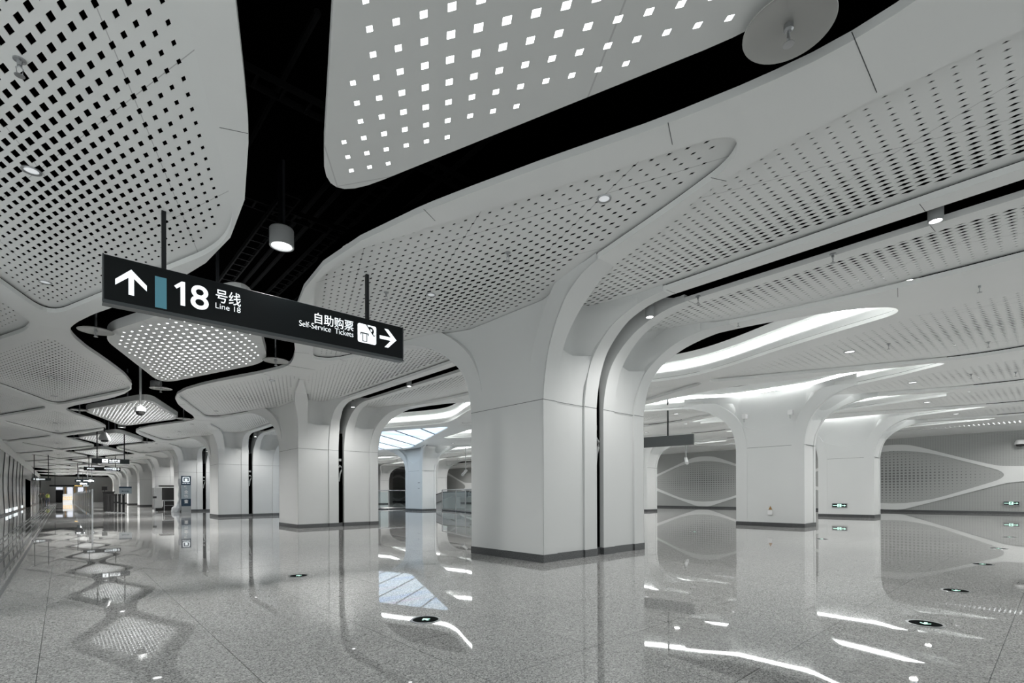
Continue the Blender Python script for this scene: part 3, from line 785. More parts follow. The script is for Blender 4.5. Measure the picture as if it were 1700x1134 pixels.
# panes cut by parallel diagonal lines
dirv = Vector((1, .85)).normalized(); nv = Vector((-dirv.y, dirv.x))
LP = [(x - 17.37, y) for x, y in LUM]; LP = [(x * 1.012, y * 1.006) for x, y in LP]
vals = [nv.dot(Vector(p)) for p in LP]; lo, hi = min(vals), max(vals); W_ = 1.95
def clip(poly, c, sign):
    out = []; n = len(poly)
    for i in range(n):
        a, b = poly[i], poly[(i + 1) % n]; da = sign * (nv.dot(Vector(a)) - c); db = sign * (nv.dot(Vector(b)) - c)
        if da >= 0: out.append(a)
        if (da >= 0) != (db >= 0):
            t = da / (da - db); out.append((a[0] + (b[0] - a[0]) * t, a[1] + (b[1] - a[1]) * t))
    return out
c = lo
while c < hi:
    q = clip(clip(LP, c + .04, 1), min(c + W_, hi) - .04, -1)
    if len(q) > 2 and abs(area2(q)) > .3:
        bm = bmesh.new(); poly_ = [bm.verts.new((x, y, 0)) for x, y in q]; bm.faces.new(poly_ if area2(q) < 0 else poly_[::-1])
        ex = bmesh.ops.extrude_face_region(bm, geom=bm.faces[:]); bmesh.ops.translate(bm, verts=[v for v in ex['geom'] if isinstance(v, bmesh.types.BMVert)], vec=(0, 0, .02))
        bmesh.ops.recalc_face_normals(bm, faces=bm.faces[:]); obj('light_pane', bm, M['lum'], lum)
    if c > lo + .1:
        q = clip(clip(LP, c - .05, 1), c + .05, -1)
        if len(q) > 2:
            bm = bmesh.new(); bot = [bm.verts.new((x, y, -.03)) for x, y in q]; top_ = [bm.verts.new((x, y, .03)) for x, y in q]
            bm.faces.new(bot); bm.faces.new(top_[::-1]); n = len(q)
            for i in range(n): bm.faces.new((bot[i], top_[i], top_[(i + 1) % n], bot[(i + 1) % n]))
            bmesh.ops.recalc_face_normals(bm, faces=bm.faces[:]); obj('glazing_bar', bm, M['darkgrey'], lum)
    c += W_

# ============================================================ PLENUM SERVICES
def tray(x0, y0, x1, y1, z, w_=.3, rung=True):
    d = Vector((x1 - x0, y1 - y0)); L_ = d.length; a = math.atan2(d.y, d.x)
    bm = bmesh.new(); box(bm, 0, L_, -w_ / 2, -w_ / 2 + .03, 0, .09); box(bm, 0, L_, w_ / 2 - .03, w_ / 2, 0, .09)
    if rung:
        for i in range(int(L_ / .35)): box(bm, i * .35, i * .35 + .04, -w_ / 2 + .03, w_ / 2 - .03, 0, .025)
    o = obj('cable_tray', bm, M['duct'], loc=(x0, y0, z)); o.rotation_euler = (0, 0, a); return o
TR = [((-3, 7.2, 8, 7.2), 7.0, 'dark cable tray crossing the black void left of the nearest lamp diamond'), ((-3, 9.9, 8.5, 9.9), 6.8, 'dark cable tray crossing the black void above the spotlight'),
      ((3.0, 9, 3.0, 24), 6.7, 'dark ladder tray running along the corridor above the spotlight'), ((4.4, 2, 4.4, 24), 7.1, 'dark ladder tray near the right edge of the black void'), ((-3, 15.4, 8.5, 15.4), 6.9, 'dark cable tray crossing above the second lamp diamond')]
for (a, b_, c_, d_), z, lab in TR: tag(tray(a, b_, c_, d_, z), lab, 'cable tray', 'cable trays in the black void')
pp = None
for i, (x, y0_, y1_) in enumerate([(3.7, 6, 22), (3.95, 7, 20), (2.3, 6, 24), (5.2, 3, 16), (13.5, 2, 16), (15, 3, 16)]):
    bm = tube(bmesh.new(), [(x, y0_, 7.3), (x, y1_, 7.3)], .045); o = obj('service_pipe', bm, M['duct'])
    tag(o, 'thin dark pipe in the black ceiling void, ' + ['right of the spotlight', 'next to the pipe right of the spotlight', 'left of the spotlight', 'near the tip of the right leaf panel', 'above the nearest lit coffer', 'behind the nearest lit coffer'][i], 'pipe', 'pipes in the ceiling void')

# ============================================================ CEILING FITTINGS
def add_light(kind, loc, energy, size=.3, parent=None, spread=None, col=(1, .99, .97), rot=None, blend=.6, ang=None):
    l = bpy.data.lights.new('lamp_light', kind); l.energy = energy; l.color = col
    if kind == 'AREA': l.shape = 'DISK'; l.size = size; l.spread = spread or math.pi
    if kind == 'SPOT': l.spot_size = ang or 2.2; l.spot_blend = blend; l.shadow_soft_size = size
    if kind == 'POINT': l.shadow_soft_size = size
    o = bpy.data.objects.new('lamp_light', l); COL.objects.link(o); o.location = loc
    if rot: o.rotation_euler = rot
    if parent: o.parent = parent
    return o
def spot():
    t = thing('spotlight', '', 'spotlight', group='cylinder spotlights in the black void')
    obj('housing', lathe(bmesh.new(), [(0, .30), (.175, .30), (.19, .28), (.19, .0), (.165, -.0), (.15, .05), (0, .05)]), M['lampbody'], t, smooth=True)
    obj('lens', lathe(bmesh.new(), [(0, .028), (.145, .028), (.145, .04)]), M['spot'], t)
    obj('bracket', bxm(-.02, .02, -.12, .12, .30, 1.4), M['rod'], t)
    add_light('AREA', (0, 0, -.02), 85, .28, t, spread=2.3)
    return t
SPL = ['above the hanging line sign', 'just below the second lamp diamond'] + ['beyond the %s lamp diamond' % ORD[k] for k in range(2, 9)]
sp = spot()
for k in range(9):
    o = sp if k == 0 else copy_tree(sp); 
    if k >= 1:
        for ch in o.children:
            if ch.type == 'LIGHT': ch.data = ch.data.copy(); ch.data.energy = (0, 230, 360, 420, 500, 600, 900, 1000, 1100)[k]
    o.location = (2.75, YC + k * P, 5.66); o['label'] = 'grey cylinder spotlight switched on in the black void, ' + SPL[k]
# recessed downlights
def downlight():
    t = thing('downlight', '', 'downlight', group='small downlights set in the perforated panels')
    obj('trim_ring', lathe(bmesh.new(), [(.075, .0), (.10, -.008), (.105, 0.004), (.10, .02), (.08, .03)], 24), M['steel'], t, smooth=True)
    obj('lens', lathe(bmesh.new(), [(0, .004), (.04, .002), (.076, .006)], 20), mat('dim_lens', (.8, .8, .8), .2, emit=(.9, .95, 1), es=.35), t, smooth=True)
    return t
dl = downlight(); first = True
for k in range(9):
    for (x, dy, side, wh) in ((-.28, .1, 'left', 'at the middle'), (-.23, 4.58, 'left', 'towards the far tip'), (5.72, -4.43, 'right', 'towards the near tip'), (5.76, .1, 'right', 'at the middle'), (5.72, 4.5, 'right', 'towards the far tip')):
        o = dl if first else copy_tree(dl); first = False
        o.location = (x, YC + k * P + dy, ZP + .012); o['label'] = 'small round downlight %s of the %s leaf panel %s of the void' % (wh, ORD[k], side)
hl = None
for j in range(5):
    for nm, x, ys_ in (('hall', 17.4, (-3.0, 3.0)), ('first inner row', 24.1, (-2.6, 2.6)), ('side aisle', 29.95, (-3, 3)), ('second inner row', 35.6, (-2.6, 2.6)), ('wall aisle', 44.2, (0,))):
        if nm == 'hall' and j in (2, 3): continue
        for yy in ys_:
            if hl is None:
                hl = thing('downlight', '', 'downlight', group='round downlights in the hall ceiling')
                obj('trim_ring', lathe(bmesh.new(), [(.12, .0), (.15, -.010), (.155, 0.004), (.15, .02), (.13, .03)], 24), M['steel'], hl, smooth=True)
                obj('lens', lathe(bmesh.new(), [(0, -.002), (.07, -.004), (.122, .004)], 20), M['lens2'], hl, smooth=True)
                add_light('AREA', (0, 0, -.03), 90, .24, hl, spread=2.7); o = hl
            else: o = copy_tree(hl)
            o.location = (x, YM + j * P + yy, (ZP if nm != 'wall aisle' else ZC) + .010)
            o['label'] = 'round downlight in the %s ceiling, %s bay, %s one' % (nm, ORD[j], 'only' if yy == 0 else ('nearer' if yy < 0 else 'farther'))
# sprinklers with saucer
def sprinkler():
    t = thing('sprinkler', '', 'sprinkler', group='sprinklers hanging below round discs')
    obj('disc', lathe(bmesh.new(), [(0, 0), (.12, -.004), (.30, -.022), (.355, -.05), (.36, -.045), (.30, -.010), (.12, .008), (0, .012)], 48), M['saucer'], t, smooth=True)
    obj('stem', lathe(bmesh.new(), [(0, 1.5), (.022, 1.5), (.022, -.02), (.04, -.02), (.04, -.06), (.025, -.075), (0, -.075)], 16), M['steel'], t, smooth=True)
    bm = bmesh.new(); tube(bm, [(0, 0, -.07), (.028, 0, -.10), (.028, 0, -.15), (0, 0, -.18)], .006, 6); tube(bm, [(0, 0, -.07), (-.028, 0, -.10), (-.028, 0, -.15), (0, 0, -.18)], .006, 6)
    tube(bm, [(0, 0, -.07), (0, 0, -.18)], .007, 6); lathe(bm, [(0, -.18), (.045, -.182), (.045, -.186), (0, -.188)], 16)
    obj('frame', bm, M['steel'], t); return t
sk = sprinkler(); first = True
SL = [((4.63, 1.57), 'at the top right corner of the picture'), ((.62, 15.7), 'left of the second lamp diamond'), ((4.73, 15.7), 'right of the second lamp diamond'), ((2.75, 22.6), 'in front of the second spotlight'),
      ((.62, 30.8), 'left of the third lamp diamond'), ((4.73, 30.8), 'right of the third lamp diamond'), ((.62, 45.9), 'left of the fourth lamp diamond'), ((4.73, 45.9), 'right of the fourth lamp diamond'), ((.62, 61), 'left of the fifth lamp diamond'), ((4.73, 61), 'right of the fifth lamp diamond')]
for (x, y), lab in SL:
    o = sk if first else copy_tree(sk); first = False
    o.location = (x, y, 5.52); o['label'] = 'round pale sprinkler disc in the void, ' + lab
# bare sprinkler heads under panels
def head():
    t = thing('fire_sprinkler', '', 'sprinkler', group='bare sprinkler heads under the ceiling')
    bm = lathe(bmesh.new(), [(0, .03), (.05, .03), (.05, .018), (.02, .012), (.02, -.03), (0, -.03)], 16)
    obj('escutcheon', bm, M['steel'], t, smooth=True)
    bm = bmesh.new()
    for s_ in (-1, 1): tube(bm, [(0, 0, -.03), (s_ * .025, 0, -.055), (s_ * .02, 0, -.10), (0, 0, -.12)], .006, 6)
    lathe(bm, [(0, -.12), (.04, -.122), (.04, -.127), (0, -.128)], 14); obj('frame', bm, M['steel'], t); return t
hd = head(); first = True
HL = [((-.29, 6.7, ZP), 'on the left leaf panel near the top left corner'), ((5.75, 6.45, ZP), 'in the middle of the nearest right leaf panel'), ((5.0, 9.4, ZP), 'above the right end of the hanging line sign'), ((9.66, 5.0, 5.5), 'in the ceiling slot beside its lit end'), ((9.66, 2.6, 5.5), 'in the ceiling slot in front of the slot lamp'),
      ((12.0, 5.2, 5.6), 'under the edge of the nearest lit coffer'), ((17.3, 3.3, ZP), 'on the perforated panel below the nearest lit coffer'), ((19.2, 1.4, ZP), 'on the perforated hall panel towards the right edge'), ((24.0, 2.2, ZP), 'on the inner perforated panel towards the right edge'), ((13.4, 1.1, 5.55), 'on the smooth rim above the tip of the nearest lit coffer'), ((24.4, 1.1, 5.6), 'on the perforated panel by the right edge')]
for (x, y, z), lab in HL:
    o = hd if first else copy_tree(hd); first = False
    o.location = (x, y, z - .01); o['label'] = 'small metal sprinkler head ' + lab
# slot lamps
def slotlamp():
    t = thing('slot_lamp', '', 'spotlight', group='small spotlights inside the ceiling slots')
    obj('housing', lathe(bmesh.new(), [(0, .25), (.085, .25), (.095, .23), (.095, 0), (.08, 0), (.075, .02), (0, .02)], 24), M['lampbody'], t, smooth=True)
    obj('lens', lathe(bmesh.new(), [(0, -.004), (.05, -.003), (.074, .006)], 20), M['spot'], t)
    obj('bracket', bxm(-.012, .012, -.012, .012, .25, .9), M['rod'], t)
    add_light('SPOT', (0, 0, -.03), 240, .06, t, ang=2.4, blend=.8); return t
sl = slotlamp(); first = True
for k in range(5):
    for y, wh in ((YM + k * P, 'midway between columns' if k else 'near the right edge of the picture'), (YC + k * P - 2.7, 'near side of the %s twin column' % ORD[k]), (YC + k * P + 2.7, 'far side of the %s twin column' % ORD[k])):
        o = sl if first else copy_tree(sl); first = False
        o.location = (9.60, y, 5.50 if 'mid' in wh or 'near the right' in wh else 5.36); o['label'] = 'small bright lamp in the ceiling slot, ' + wh + (', bay %s' % ORD[k] if wh.startswith('mid') else '')
# camera dome on rod
t = thing('security_camera', 'dark dome camera hanging on a white rod before the third lamp diamond', 'security camera', (2.35, 24.9, 0))
obj('rod', lathe(bmesh.new(), [(0, 8.6), (.04, 8.6), (.04, 5.05), (0, 5.05)], 12), M['white'], t)
obj('housing', lathe(bmesh.new(), [(0, 5.08), (.10, 5.08), (.19, 5.0), (.20, 4.86), (.17, 4.84), (0, 4.84)], 24), M['lampbody'], t, smooth=True)
obj('dome', lathe(bmesh.new(), [(.16, 4.85), (.155, 4.79), (.12, 4.73), (.06, 4.695), (0, 4.69)], 24), M['dome'], t, smooth=True)
t = thing('security_camera', 'smaller dome camera hanging before the fourth lamp diamond', 'security camera', (1.9, 38.6, 0))
obj('rod', lathe(bmesh.new(), [(0, 8.6), (.035, 8.6), (.035, 5.15), (0, 5.15)], 12), M['rod'], t)
obj('housing', lathe(bmesh.new(), [(0, 5.3), (.08, 5.28), (.20, 5.12), (.27, 4.95), (.28, 4.8), (0, 4.8)], 24), M['lampbody'], t, smooth=True)
obj('dome', lathe(bmesh.new(), [(.2, 4.8), (.15, 4.7), (0, 4.66)], 24), M['dome'], t, smooth=True)

# ============================================================ HANGING LINE SIGN
def arrow(w_, h_, th, up=True):
    """arrow outline in XZ, origin at lower left of its box"""
    cx = w_ / 2; k = th / 2; tt = .50 * h_; tb = .28 * h_; sl = (h_ - tt) / cx
    cz = h_ - sl * k - (tt - tb) * 1.12
    pts = [(cx - k, 0), (cx + k, 0), (cx + k, cz), (w_, tb), (w_, tt), (cx, h_), (0, tt), (0, tb), (cx - k, cz)]
    return pts if up else [(z, w_ - x) for x, z in pts]
SX0, SX1, SY, SZ0, SZ1 = .432, 5.046, 8.84, 4.14, 4.815
sg = thing('hanging_sign', 'long black hanging sign reading 18 Line 18 and Self-Service Tickets with white arrows', 'sign', (SX0, SY, SZ0))
SW, SH = SX1 - SX0, SZ1 - SZ0
obj('board', bevel(bxm(0, SW, -.02, .12, .055, SH), .008), M['signblack'], sg)
bm = bmesh.new(); box(bm, -.012, SW + .012, -.035, .135, 0, .03); box(bm, -.004, SW + .004, -.027, .127, .03, .055); obj('bottom_rail', bm, M['signframe'], sg)
for xe in (-.012, SW - .004): obj('end_cap', bxm(xe, xe + .016, -.028, .128, .055, SH + .004), M['signframe'], sg)
for x in (1.124 - SX0, 4.326 - SX0): obj('hanging_rod', bxm(x - .028, x + .028, .02, .08, SH, ZP + .03 - SZ0), M['rod'], sg)
# pixel columns of the photograph to metres along the board: measured positions
def place(pts, x, z, name='symbol', m=None, y=-.021):
    bm = bmesh.new(); poly_xz(bm, [(x + a, z + b) for a, b in pts], y - .006, y); return obj(name, bm, m or M['glow'], sg)
place(arrow(.355, .36, .062), .125, .182, 'arrow')
place([(0, 0), (.14, 0), (.14, .45), (0, .45)], .576, .084, 'line_block', M['teal'])
_ = text('lettering', '1', .5, M['glow'], sg, (.810, -.022, .190), .004, width=.135, height=.352) if False else place([(.078, 0), (.135, 0), (.135, .355), (.092, .355), (.0, .27), (.028, .235), (.078, .278)], .810, .188, 'numeral_one')
text('lettering', '8', .5, M['glow'], sg, (1.016, -.022, .185), .004, width=.236, height=.362)
text('lettering', '号线', .3, M['glow'], sg, (1.349, -.022, .360), .0, width=.35, height=.205)
text('lettering', 'Line 18', .15, M['glow'], sg, (1.346, -.022, .262), -.002, width=.35, height=.082)
text('lettering', '自助购票', .3, M['glow'], sg, (2.875, -.022, .372), .0, width=.71, height=.19)
text('lettering', 'Self-Service  Tickets', .15, M['glow'], sg, (2.608, -.022, .268), -.002, width=.975, height=.095)
pic = rnd([(0, 0), (.37, 0), (.37, .35), (0, .35)], .04, 4); place(pic, 3.67, .208, 'pictogram')
# ticket machine pictogram: slot, ticket and coin
kx, kz = 3.685, .182; pm = M['signblack']
bm = bmesh.new()
def pb(x0, x1, z0, z1): box(bm, kx + x0, kx + x1, -.031, -.0275, kz + z0, kz + z1)
pb(.035, .20, .195, .215); pb(.035, .05, .165, .195); pb(.185, .20, .165, .195); pb(.075, .088, .05, .195); pb(.155, .168, .05, .195); pb(.088, .155, .05, .063)
obj('pictogram_slot', bm, pm, sg)
bm = bmesh.new(); cc = Vector((.235, .275)); n = 24
dd = Vector((.62, -.78)).normalized()
ang0 = math.atan2(dd.y, dd.x)
pts = [(kx + cc.x + .072 * math.cos(ang0 + math.pi * i / n), kz + cc.y + .072 * math.sin(ang0 + math.pi * i / n)) for i in range(n + 1)]
poly_xz(bm, pts, -.031, -.0275)
nn = Vector((-dd.y, dd.x)); 
def bar(a, b, wd):
    a = Vector(a); b = Vector(b); d = (b - a).normalized() * 1; q = Vector((-d.y, d.x)) * wd / 2
    poly_xz(bm, [(kx + p.x, kz + p.y) for p in (a + q, b + q, b - q, a - q)], -.031, -.0275)
bar(cc - dd * .13, cc + dd * .115, .018); bar(cc - dd * .13, cc - dd * .13 + nn * .03, .014); bar(cc + dd * .115, cc + dd * .115 + nn * .03, .014)
obj('pictogram_coin', bm, pm, sg)
text('pictogram_yen', '¥', .07, M['glow'], sg, (kx + .232, -.034, kz + .258), .002, width=.04, height=.05)
place(arrow(.355, .355, .062, False), 4.116, .21, 'arrow')

# ============================================================ FAR HANGING SIGNS
def far_sign(x0, x1, y, z0, z1, label, bits, face=None):
    t = thing('hanging_sign', label, 'sign', ((x0 + x1) / 2, y, z0), 'far hanging signs')
    w_ = x1 - x0; h_ = z1 - z0
    obj('board', bxm(-w_ / 2, w_ / 2, 0, .14, 0, h_), face or M['signblack'], t)
    for x in (-w_ * .36, w_ * .36): obj('hanging_rod', bxm(x - .03, x + .03, .04, .10, h_, ZC - z0 + .1), M['rod'], t)
    for b_ in bits:
        kind, x, bw, zz, bh = b_[:5]; m = b_[5] if len(b_) > 5 else M['glow']
        if kind == 'box':
            bm = bxm(x, x + bw, -.012, -.001, zz, zz + bh); obj('pictogram', bm, m, t)
            bm = bmesh.new(); box(bm, x + bw * .25, x + bw * .75, -.016, -.012, zz + bh * .3, zz + bh * .38); box(bm, x + bw * .38, x + bw * .62, -.016, -.012, zz + bh * .5, zz + bh * .78)
            obj('pictogram_mark', bm, M['signblack'], t)
        elif kind == 'arrow':
            pts = arrow(bw, bh, .22 * bh, False)
            if bw < 0: pts = [(-bw - (a), b__) for a, b__ in arrow(-bw, bh, .22 * bh, False)]
            bm = bmesh.new(); poly_xz(bm, [(x + a, zz + b__) for a, b__ in pts], -.012, -.001); obj('arrow', bm, m, t)
        else: text('lettering', kind, .3, m, t, (x, -.006, zz), .01, width=bw, height=bh)
    return t
far_sign(1.42, 3.36, 41.9, 3.57, 3.88, 'black hanging sign with white pictogram and security check lettering, nearest of the far signs',
         [('box', -.45, .30, .05, .23), ('安全检查', -.09, .56, .13, .14), ('Security Check', -.09, .56, .05, .055)])
far_sign(1.62, 4.54, 66, 4.0, 4.38, 'wide black hanging sign with white arrow pointing right behind the security check sign',
         [('出站口', -1.2, .55, .10, .17), ('自助购票', .15, .62, .17, .14), ('Tickets', .25, .5, .07, .06), ('box', .80, .32, .07, .25), ('arrow', 1.15, .26, .07, .25)])
far_sign(1.22, 3.15, 85, 3.19, 3.55, 'small black hanging sign with arrow farther along the corridor', [('出站', -.8, .4, .1, .14), ('自助购票', -.1, .5, .1, .16), ('box', .43, .24, .06, .24), ('arrow', .69, .22, .06, .24)])
far_sign(1.68, 3.1, 100, 3.05, 3.42, 'black hanging sign with white lettering just below the small arrow sign', [('box', -.35, .25, .06, .25), ('安全检查', -.05, .5, .08, .2)])
far_sign(-2.29, -.84, 70, 3.02, 3.28, 'black hanging sign with white arrow pointing left near the left wall', [('arrow', -.62, .2, .04, .18), ('box', -.38, .2, .04, .18), ('自动扶梯', -.15, .45, .05, .15)])
far_sign(-1.66, 3.54, 120, 3.08, 3.34, 'very wide black beam sign with amber and white lettering at the corridor end', [('出站方向', .75, 1.0, .04, .18, M['amber']), ('自助购票处', 1.9, .8, .04, .18)])
far_sign(18.6, 24.6, 52, 3.55, 4.25, 'grey hanging board with amber exit arrow above the glass railing', [('出站', .2, .6, .3, .2, M['amber']), ('box', .95, .6, .12, .45, M['amber']), ('arrow', 1.65, .5, .12, .45, M['amber'])], M['darkgrey'])
far_sign(27, 32, 78, 3.9, 4.6, 'black display board with amber and white lettering at the back of the hall', [('出站', -2.1, .9, .12, .45, M['amber']), ('18', -.9, .5, .12, .45), ('号线', .2, .9, .12, .45)])
# big blank board seen from behind, right of the nearest column
t = thing('hanging_sign', 'blank dark grey hanging board just right of the nearest twin column', 'sign', (0, 0, 0))
A_ = Vector((21.5, 16.2)); B_ = Vector((22.33, 11.8))
d = (B_ - A_).normalized(); n_ = Vector((-d.y, d.x)) * .07
bm = bmesh.new(); q = [A_ + n_, B_ + n_, B_ - n_, A_ - n_]
lo_v = [bm.verts.new((p.x, p.y, 3.79)) for p in q]; hi_v = [bm.verts.new((p.x, p.y, 4.30)) for p in q]
bm.faces.new(lo_v); bm.faces.new(hi_v[::-1]); [bm.faces.new((lo_v[i], hi_v[i], hi_v[(i + 1) % 4], lo_v[(i + 1) % 4])) for i in range(4)]
bmesh.ops.recalc_face_normals(bm, faces=bm.faces[:]); obj('board', bm, M['darkgrey'], t)
for f in (.3, .72):
    p = A_ + (B_ - A_) * f; obj('hanging_rod', bxm(p.x - .03, p.x + .03, p.y - .03, p.y + .03, 4.3, 8.62), M['rod'], t)

# ============================================================ FLOOR FITTINGS
def exit_disc():
    t = thing('floor_exit_marker', '', 'exit marker', group='round exit markers set in the floor')
    obj('rim', lathe(bmesh.new(), [(.150, .001), (.153, .006), (.178, .006), (.182, .001)], 40), M['steel'], t, smooth=True)
    obj('face', lathe(bmesh.new(), [(0, .0045), (.151, .0045), (.151, .001)], 40), M['matte'], t)
    pts = [(x - .05, z - .055) for x, z in arrow(.10, .11, .03)]
    bm = bmesh.new(); v = [bm.verts.new((x, z, .0065)) for x, z in pts]; v2 = [bm.verts.new((x, z, .0045)) for x, z in pts]
    bm.faces.new(v); n = len(v)
    for i in range(n): bm.faces.new((v[i], v2[i], v2[(i + 1) % n], v[(i + 1) % n]))
    bmesh.ops.recalc_face_normals(bm, faces=bm.faces[:]); obj('arrow', bm, M['green'], t); return t
ed = exit_disc(); first = True
for (x, y), rz, lab in (((7.28, 1.06), math.pi / 2, 'largest one at the lower right'), ((10.05, 1.1), math.pi / 2, 'second from the bottom at the right'), ((14.1, 1.13), math.pi / 2, 'third from the bottom at the right'),
                       ((18.3, 1.16), math.pi / 2, 'fourth from the bottom at the right'), ((23.1, 1.2), math.pi / 2, 'farthest in the right hand line'), ((18.05, 5.2), math.pi, 'in front of the exit sign column'), ((18.02, 9.5), math.pi, 'left of the bright square column'),
                       ((3.21, 5.1), 0, 'left of the nearest twin column'), ((3.23, 9.45), 0, 'in front of the second twin column')):
    o = ed if first else copy_tree(ed); first = False
    o.location = (x, y, 0); o.rotation_euler = (0, 0, rz); o['label'] = 'round black floor marker with glowing green arrow, ' + lab
ts0 = None
for i, x in enumerate((-1.56, -1.40, -1.20, -1.04, -.86, -.70)):
    bm = bxm(-.026, .026, 9, 112, 0, .006); o = obj('tactile_strip', bm, M['strip']); o.location = (x, 0, 0)
    tag(o, 'thin steel tactile strip on the corridor floor, ' + ('nearest the left wall' if i == 0 else '%s from the left wall' % ORD[i]), 'tactile strip', 'tactile strips on the corridor floor')

# ============================================================ WALL FITTINGS
def exit_sign(loc, label, axis='x'):
    t = thing('exit_sign', label, 'exit sign', loc)
    obj('case', bevel(bxm(-.05, .065, -.40, .40, -.13, .13), .01), M['steel'], t)
    obj('face', bxm(-.056, -.05, -.37, .37, -.10, .10), M['signblack'], t)
    bm = bmesh.new()
    box(bm, -.060, -.0565, .12, .34, -.02, .02); box(bm, -.060, -.0565, -.10, .11, -.085, .085); box(bm, -.060, -.0565, -.26, -.12, -.02, .02)
    v = [bm.verts.new(p) for p in ((-.060, -.25, -.06), (-.060, -.34, 0), (-.060, -.25, .06))]; bm.faces.new(v)
    obj('running_figure_mark', bm, M['green'], t)
    bm = bmesh.new(); box(bm, -.0615, -.06, -.04, .05, .02, .06); box(bm, -.0615, -.06, -.02, .06, -.06, -.02); obj('figure', bm, M['signblack'], t)
    return t
exit_sign((34.87, 9.08, .70), 'green lit exit sign low on the face of the second inner column')
exit_sign((46.93, 2.35, .72), 'green lit exit sign low on the right wall')
# small box and brass tag on bright column
t = thing('wall_outlet', 'small white socket box with a brass triangle low on the bright square column', 'socket box', (23.30, 8.72, .62))
obj('box', bevel(bxm(-.08, .015, -.10, .10, -.11, .10), .012), M['white'], t)
bm = bmesh.new(); v = [bm.verts.new((x, y, z)) for x in (-.02, .014) for y, z in ((-.07, .12), (.07, .12), (0, .28))]
bm.faces.new(v[:3]); bm.faces.new(v[3:][::-1]); [bm.faces.new((v[i], v[(i + 1) % 3], v[3 + (i + 1) % 3], v[3 + i])) for i in range(3)]
bmesh.ops.recalc_face_normals(bm, faces=bm.faces[:]); obj('triangle_tag', bm, M['brass'], t)
fl0 = None
for (y, z, lab) in ((9.85, 5.0, 'left'), (7.8 + .1, 4.95, 'right')):
    t = thing('wall_spotlight', 'tiny white fitting high on the bright square column, the %s one' % lab, 'wall light', (23.34, y, z), 'fittings high on the bright square column')
    obj('body', bevel(bxm(-.10, .14, -.09, .09, -.10, .10), .015), M['white'], t)
    obj('arm', bxm(-.06, -.03, -.012, .012, -.26, -.10), M['steel'], t)
# two small plates on the pale blue column
for z in (2.45, 1.95):
    o = obj('wall_plate', bxm(23.28, 23.32, YC + 2 * P - 1.0, YC + 2 * P - .75, z, z + .07), M['steel'])
    tag(o, 'small metal plate on the pale blue arched column, the %s one' % ('upper' if z > 2.2 else 'lower'), 'plate', 'plates on the pale blue column')
# hanging camera arm
def tubecam(loc, lab, top=8.6):
    t = thing('security_camera', lab, 'security camera', loc)
    obj('rod', bxm(-.03, .03, -.03, .03, 0, top - loc[2]), M['lampbody'], t)
    bm = tube(bmesh.new(), [(.15, .1, .1), (-.75, -.5, -.35)], .13, 14); obj('barrel', bm, M['lampbody'], t, smooth=True)
tubecam((19.3, 40.5, 4.35), 'white tube camera hanging under the glowing light ceiling left of the pale blue column', 5.6)
tubecam((28.4, 38.0, 3.6), 'white tube camera hanging right of the pale blue column')
tubecam((37.5, 20.5, 4.2), 'white tube camera hanging below the dark board near the right wall')
t = thing('security_camera', 'white dome camera on the right wall at the right edge of the picture', 'security camera', (XW1 - .3, 1.9, 4.6))
obj('housing', lathe(bmesh.new(), [(0, .3), (.2, .28), (.3, .1), (.3, 0), (0, 0)], 20), M['white'], t, smooth=True); obj('dome', lathe(bmesh.new(), [(.24, 0), (.2, -.12), (0, -.2)], 20), M['dome'], t, smooth=True)
# machinery glimpsed in the slot of the columns
for k in range(4):
    yy = YC + k * P
    t = thing('service_equipment', 'black shade filler with a pale bent pipe inside the slot of the %s twin column' % ORD[k], 'equipment', (9.67, yy, 0), 'equipment inside the column slots')
    obj('shade_filler', bxm(-.12, .12, -HWA + .17, HWA - .17, .18, 4.35), M['black'], t)  # black block added to darken the slot, standing in for its shade
    for sy in (-1,):
        obj('pipe', tube(bmesh.new(), [(-.07, sy * (HWA - .10), 2.1), (-.02, sy * (HWA - .10), 2.45), (.05, sy * (HWA - .10), 2.62), (.05, sy * (HWA - .10), 2.75), (-.03, sy * (HWA - .10), 2.84), (-.08, sy * (HWA - .10), 2.75)], .035), M['lampbody'], t, smooth=True)
        obj('conduit', tube(bmesh.new(), [(.09, sy * (HWA - .12), .18), (.09, sy * (HWA - .12), 4.2)], .022), M['duct'], t)
        obj('clamp', bxm(-.08, .06, sy * (HWA - .14), sy * (HWA - .14) + .06, 3.05, 3.16), M['lampbody'], t)

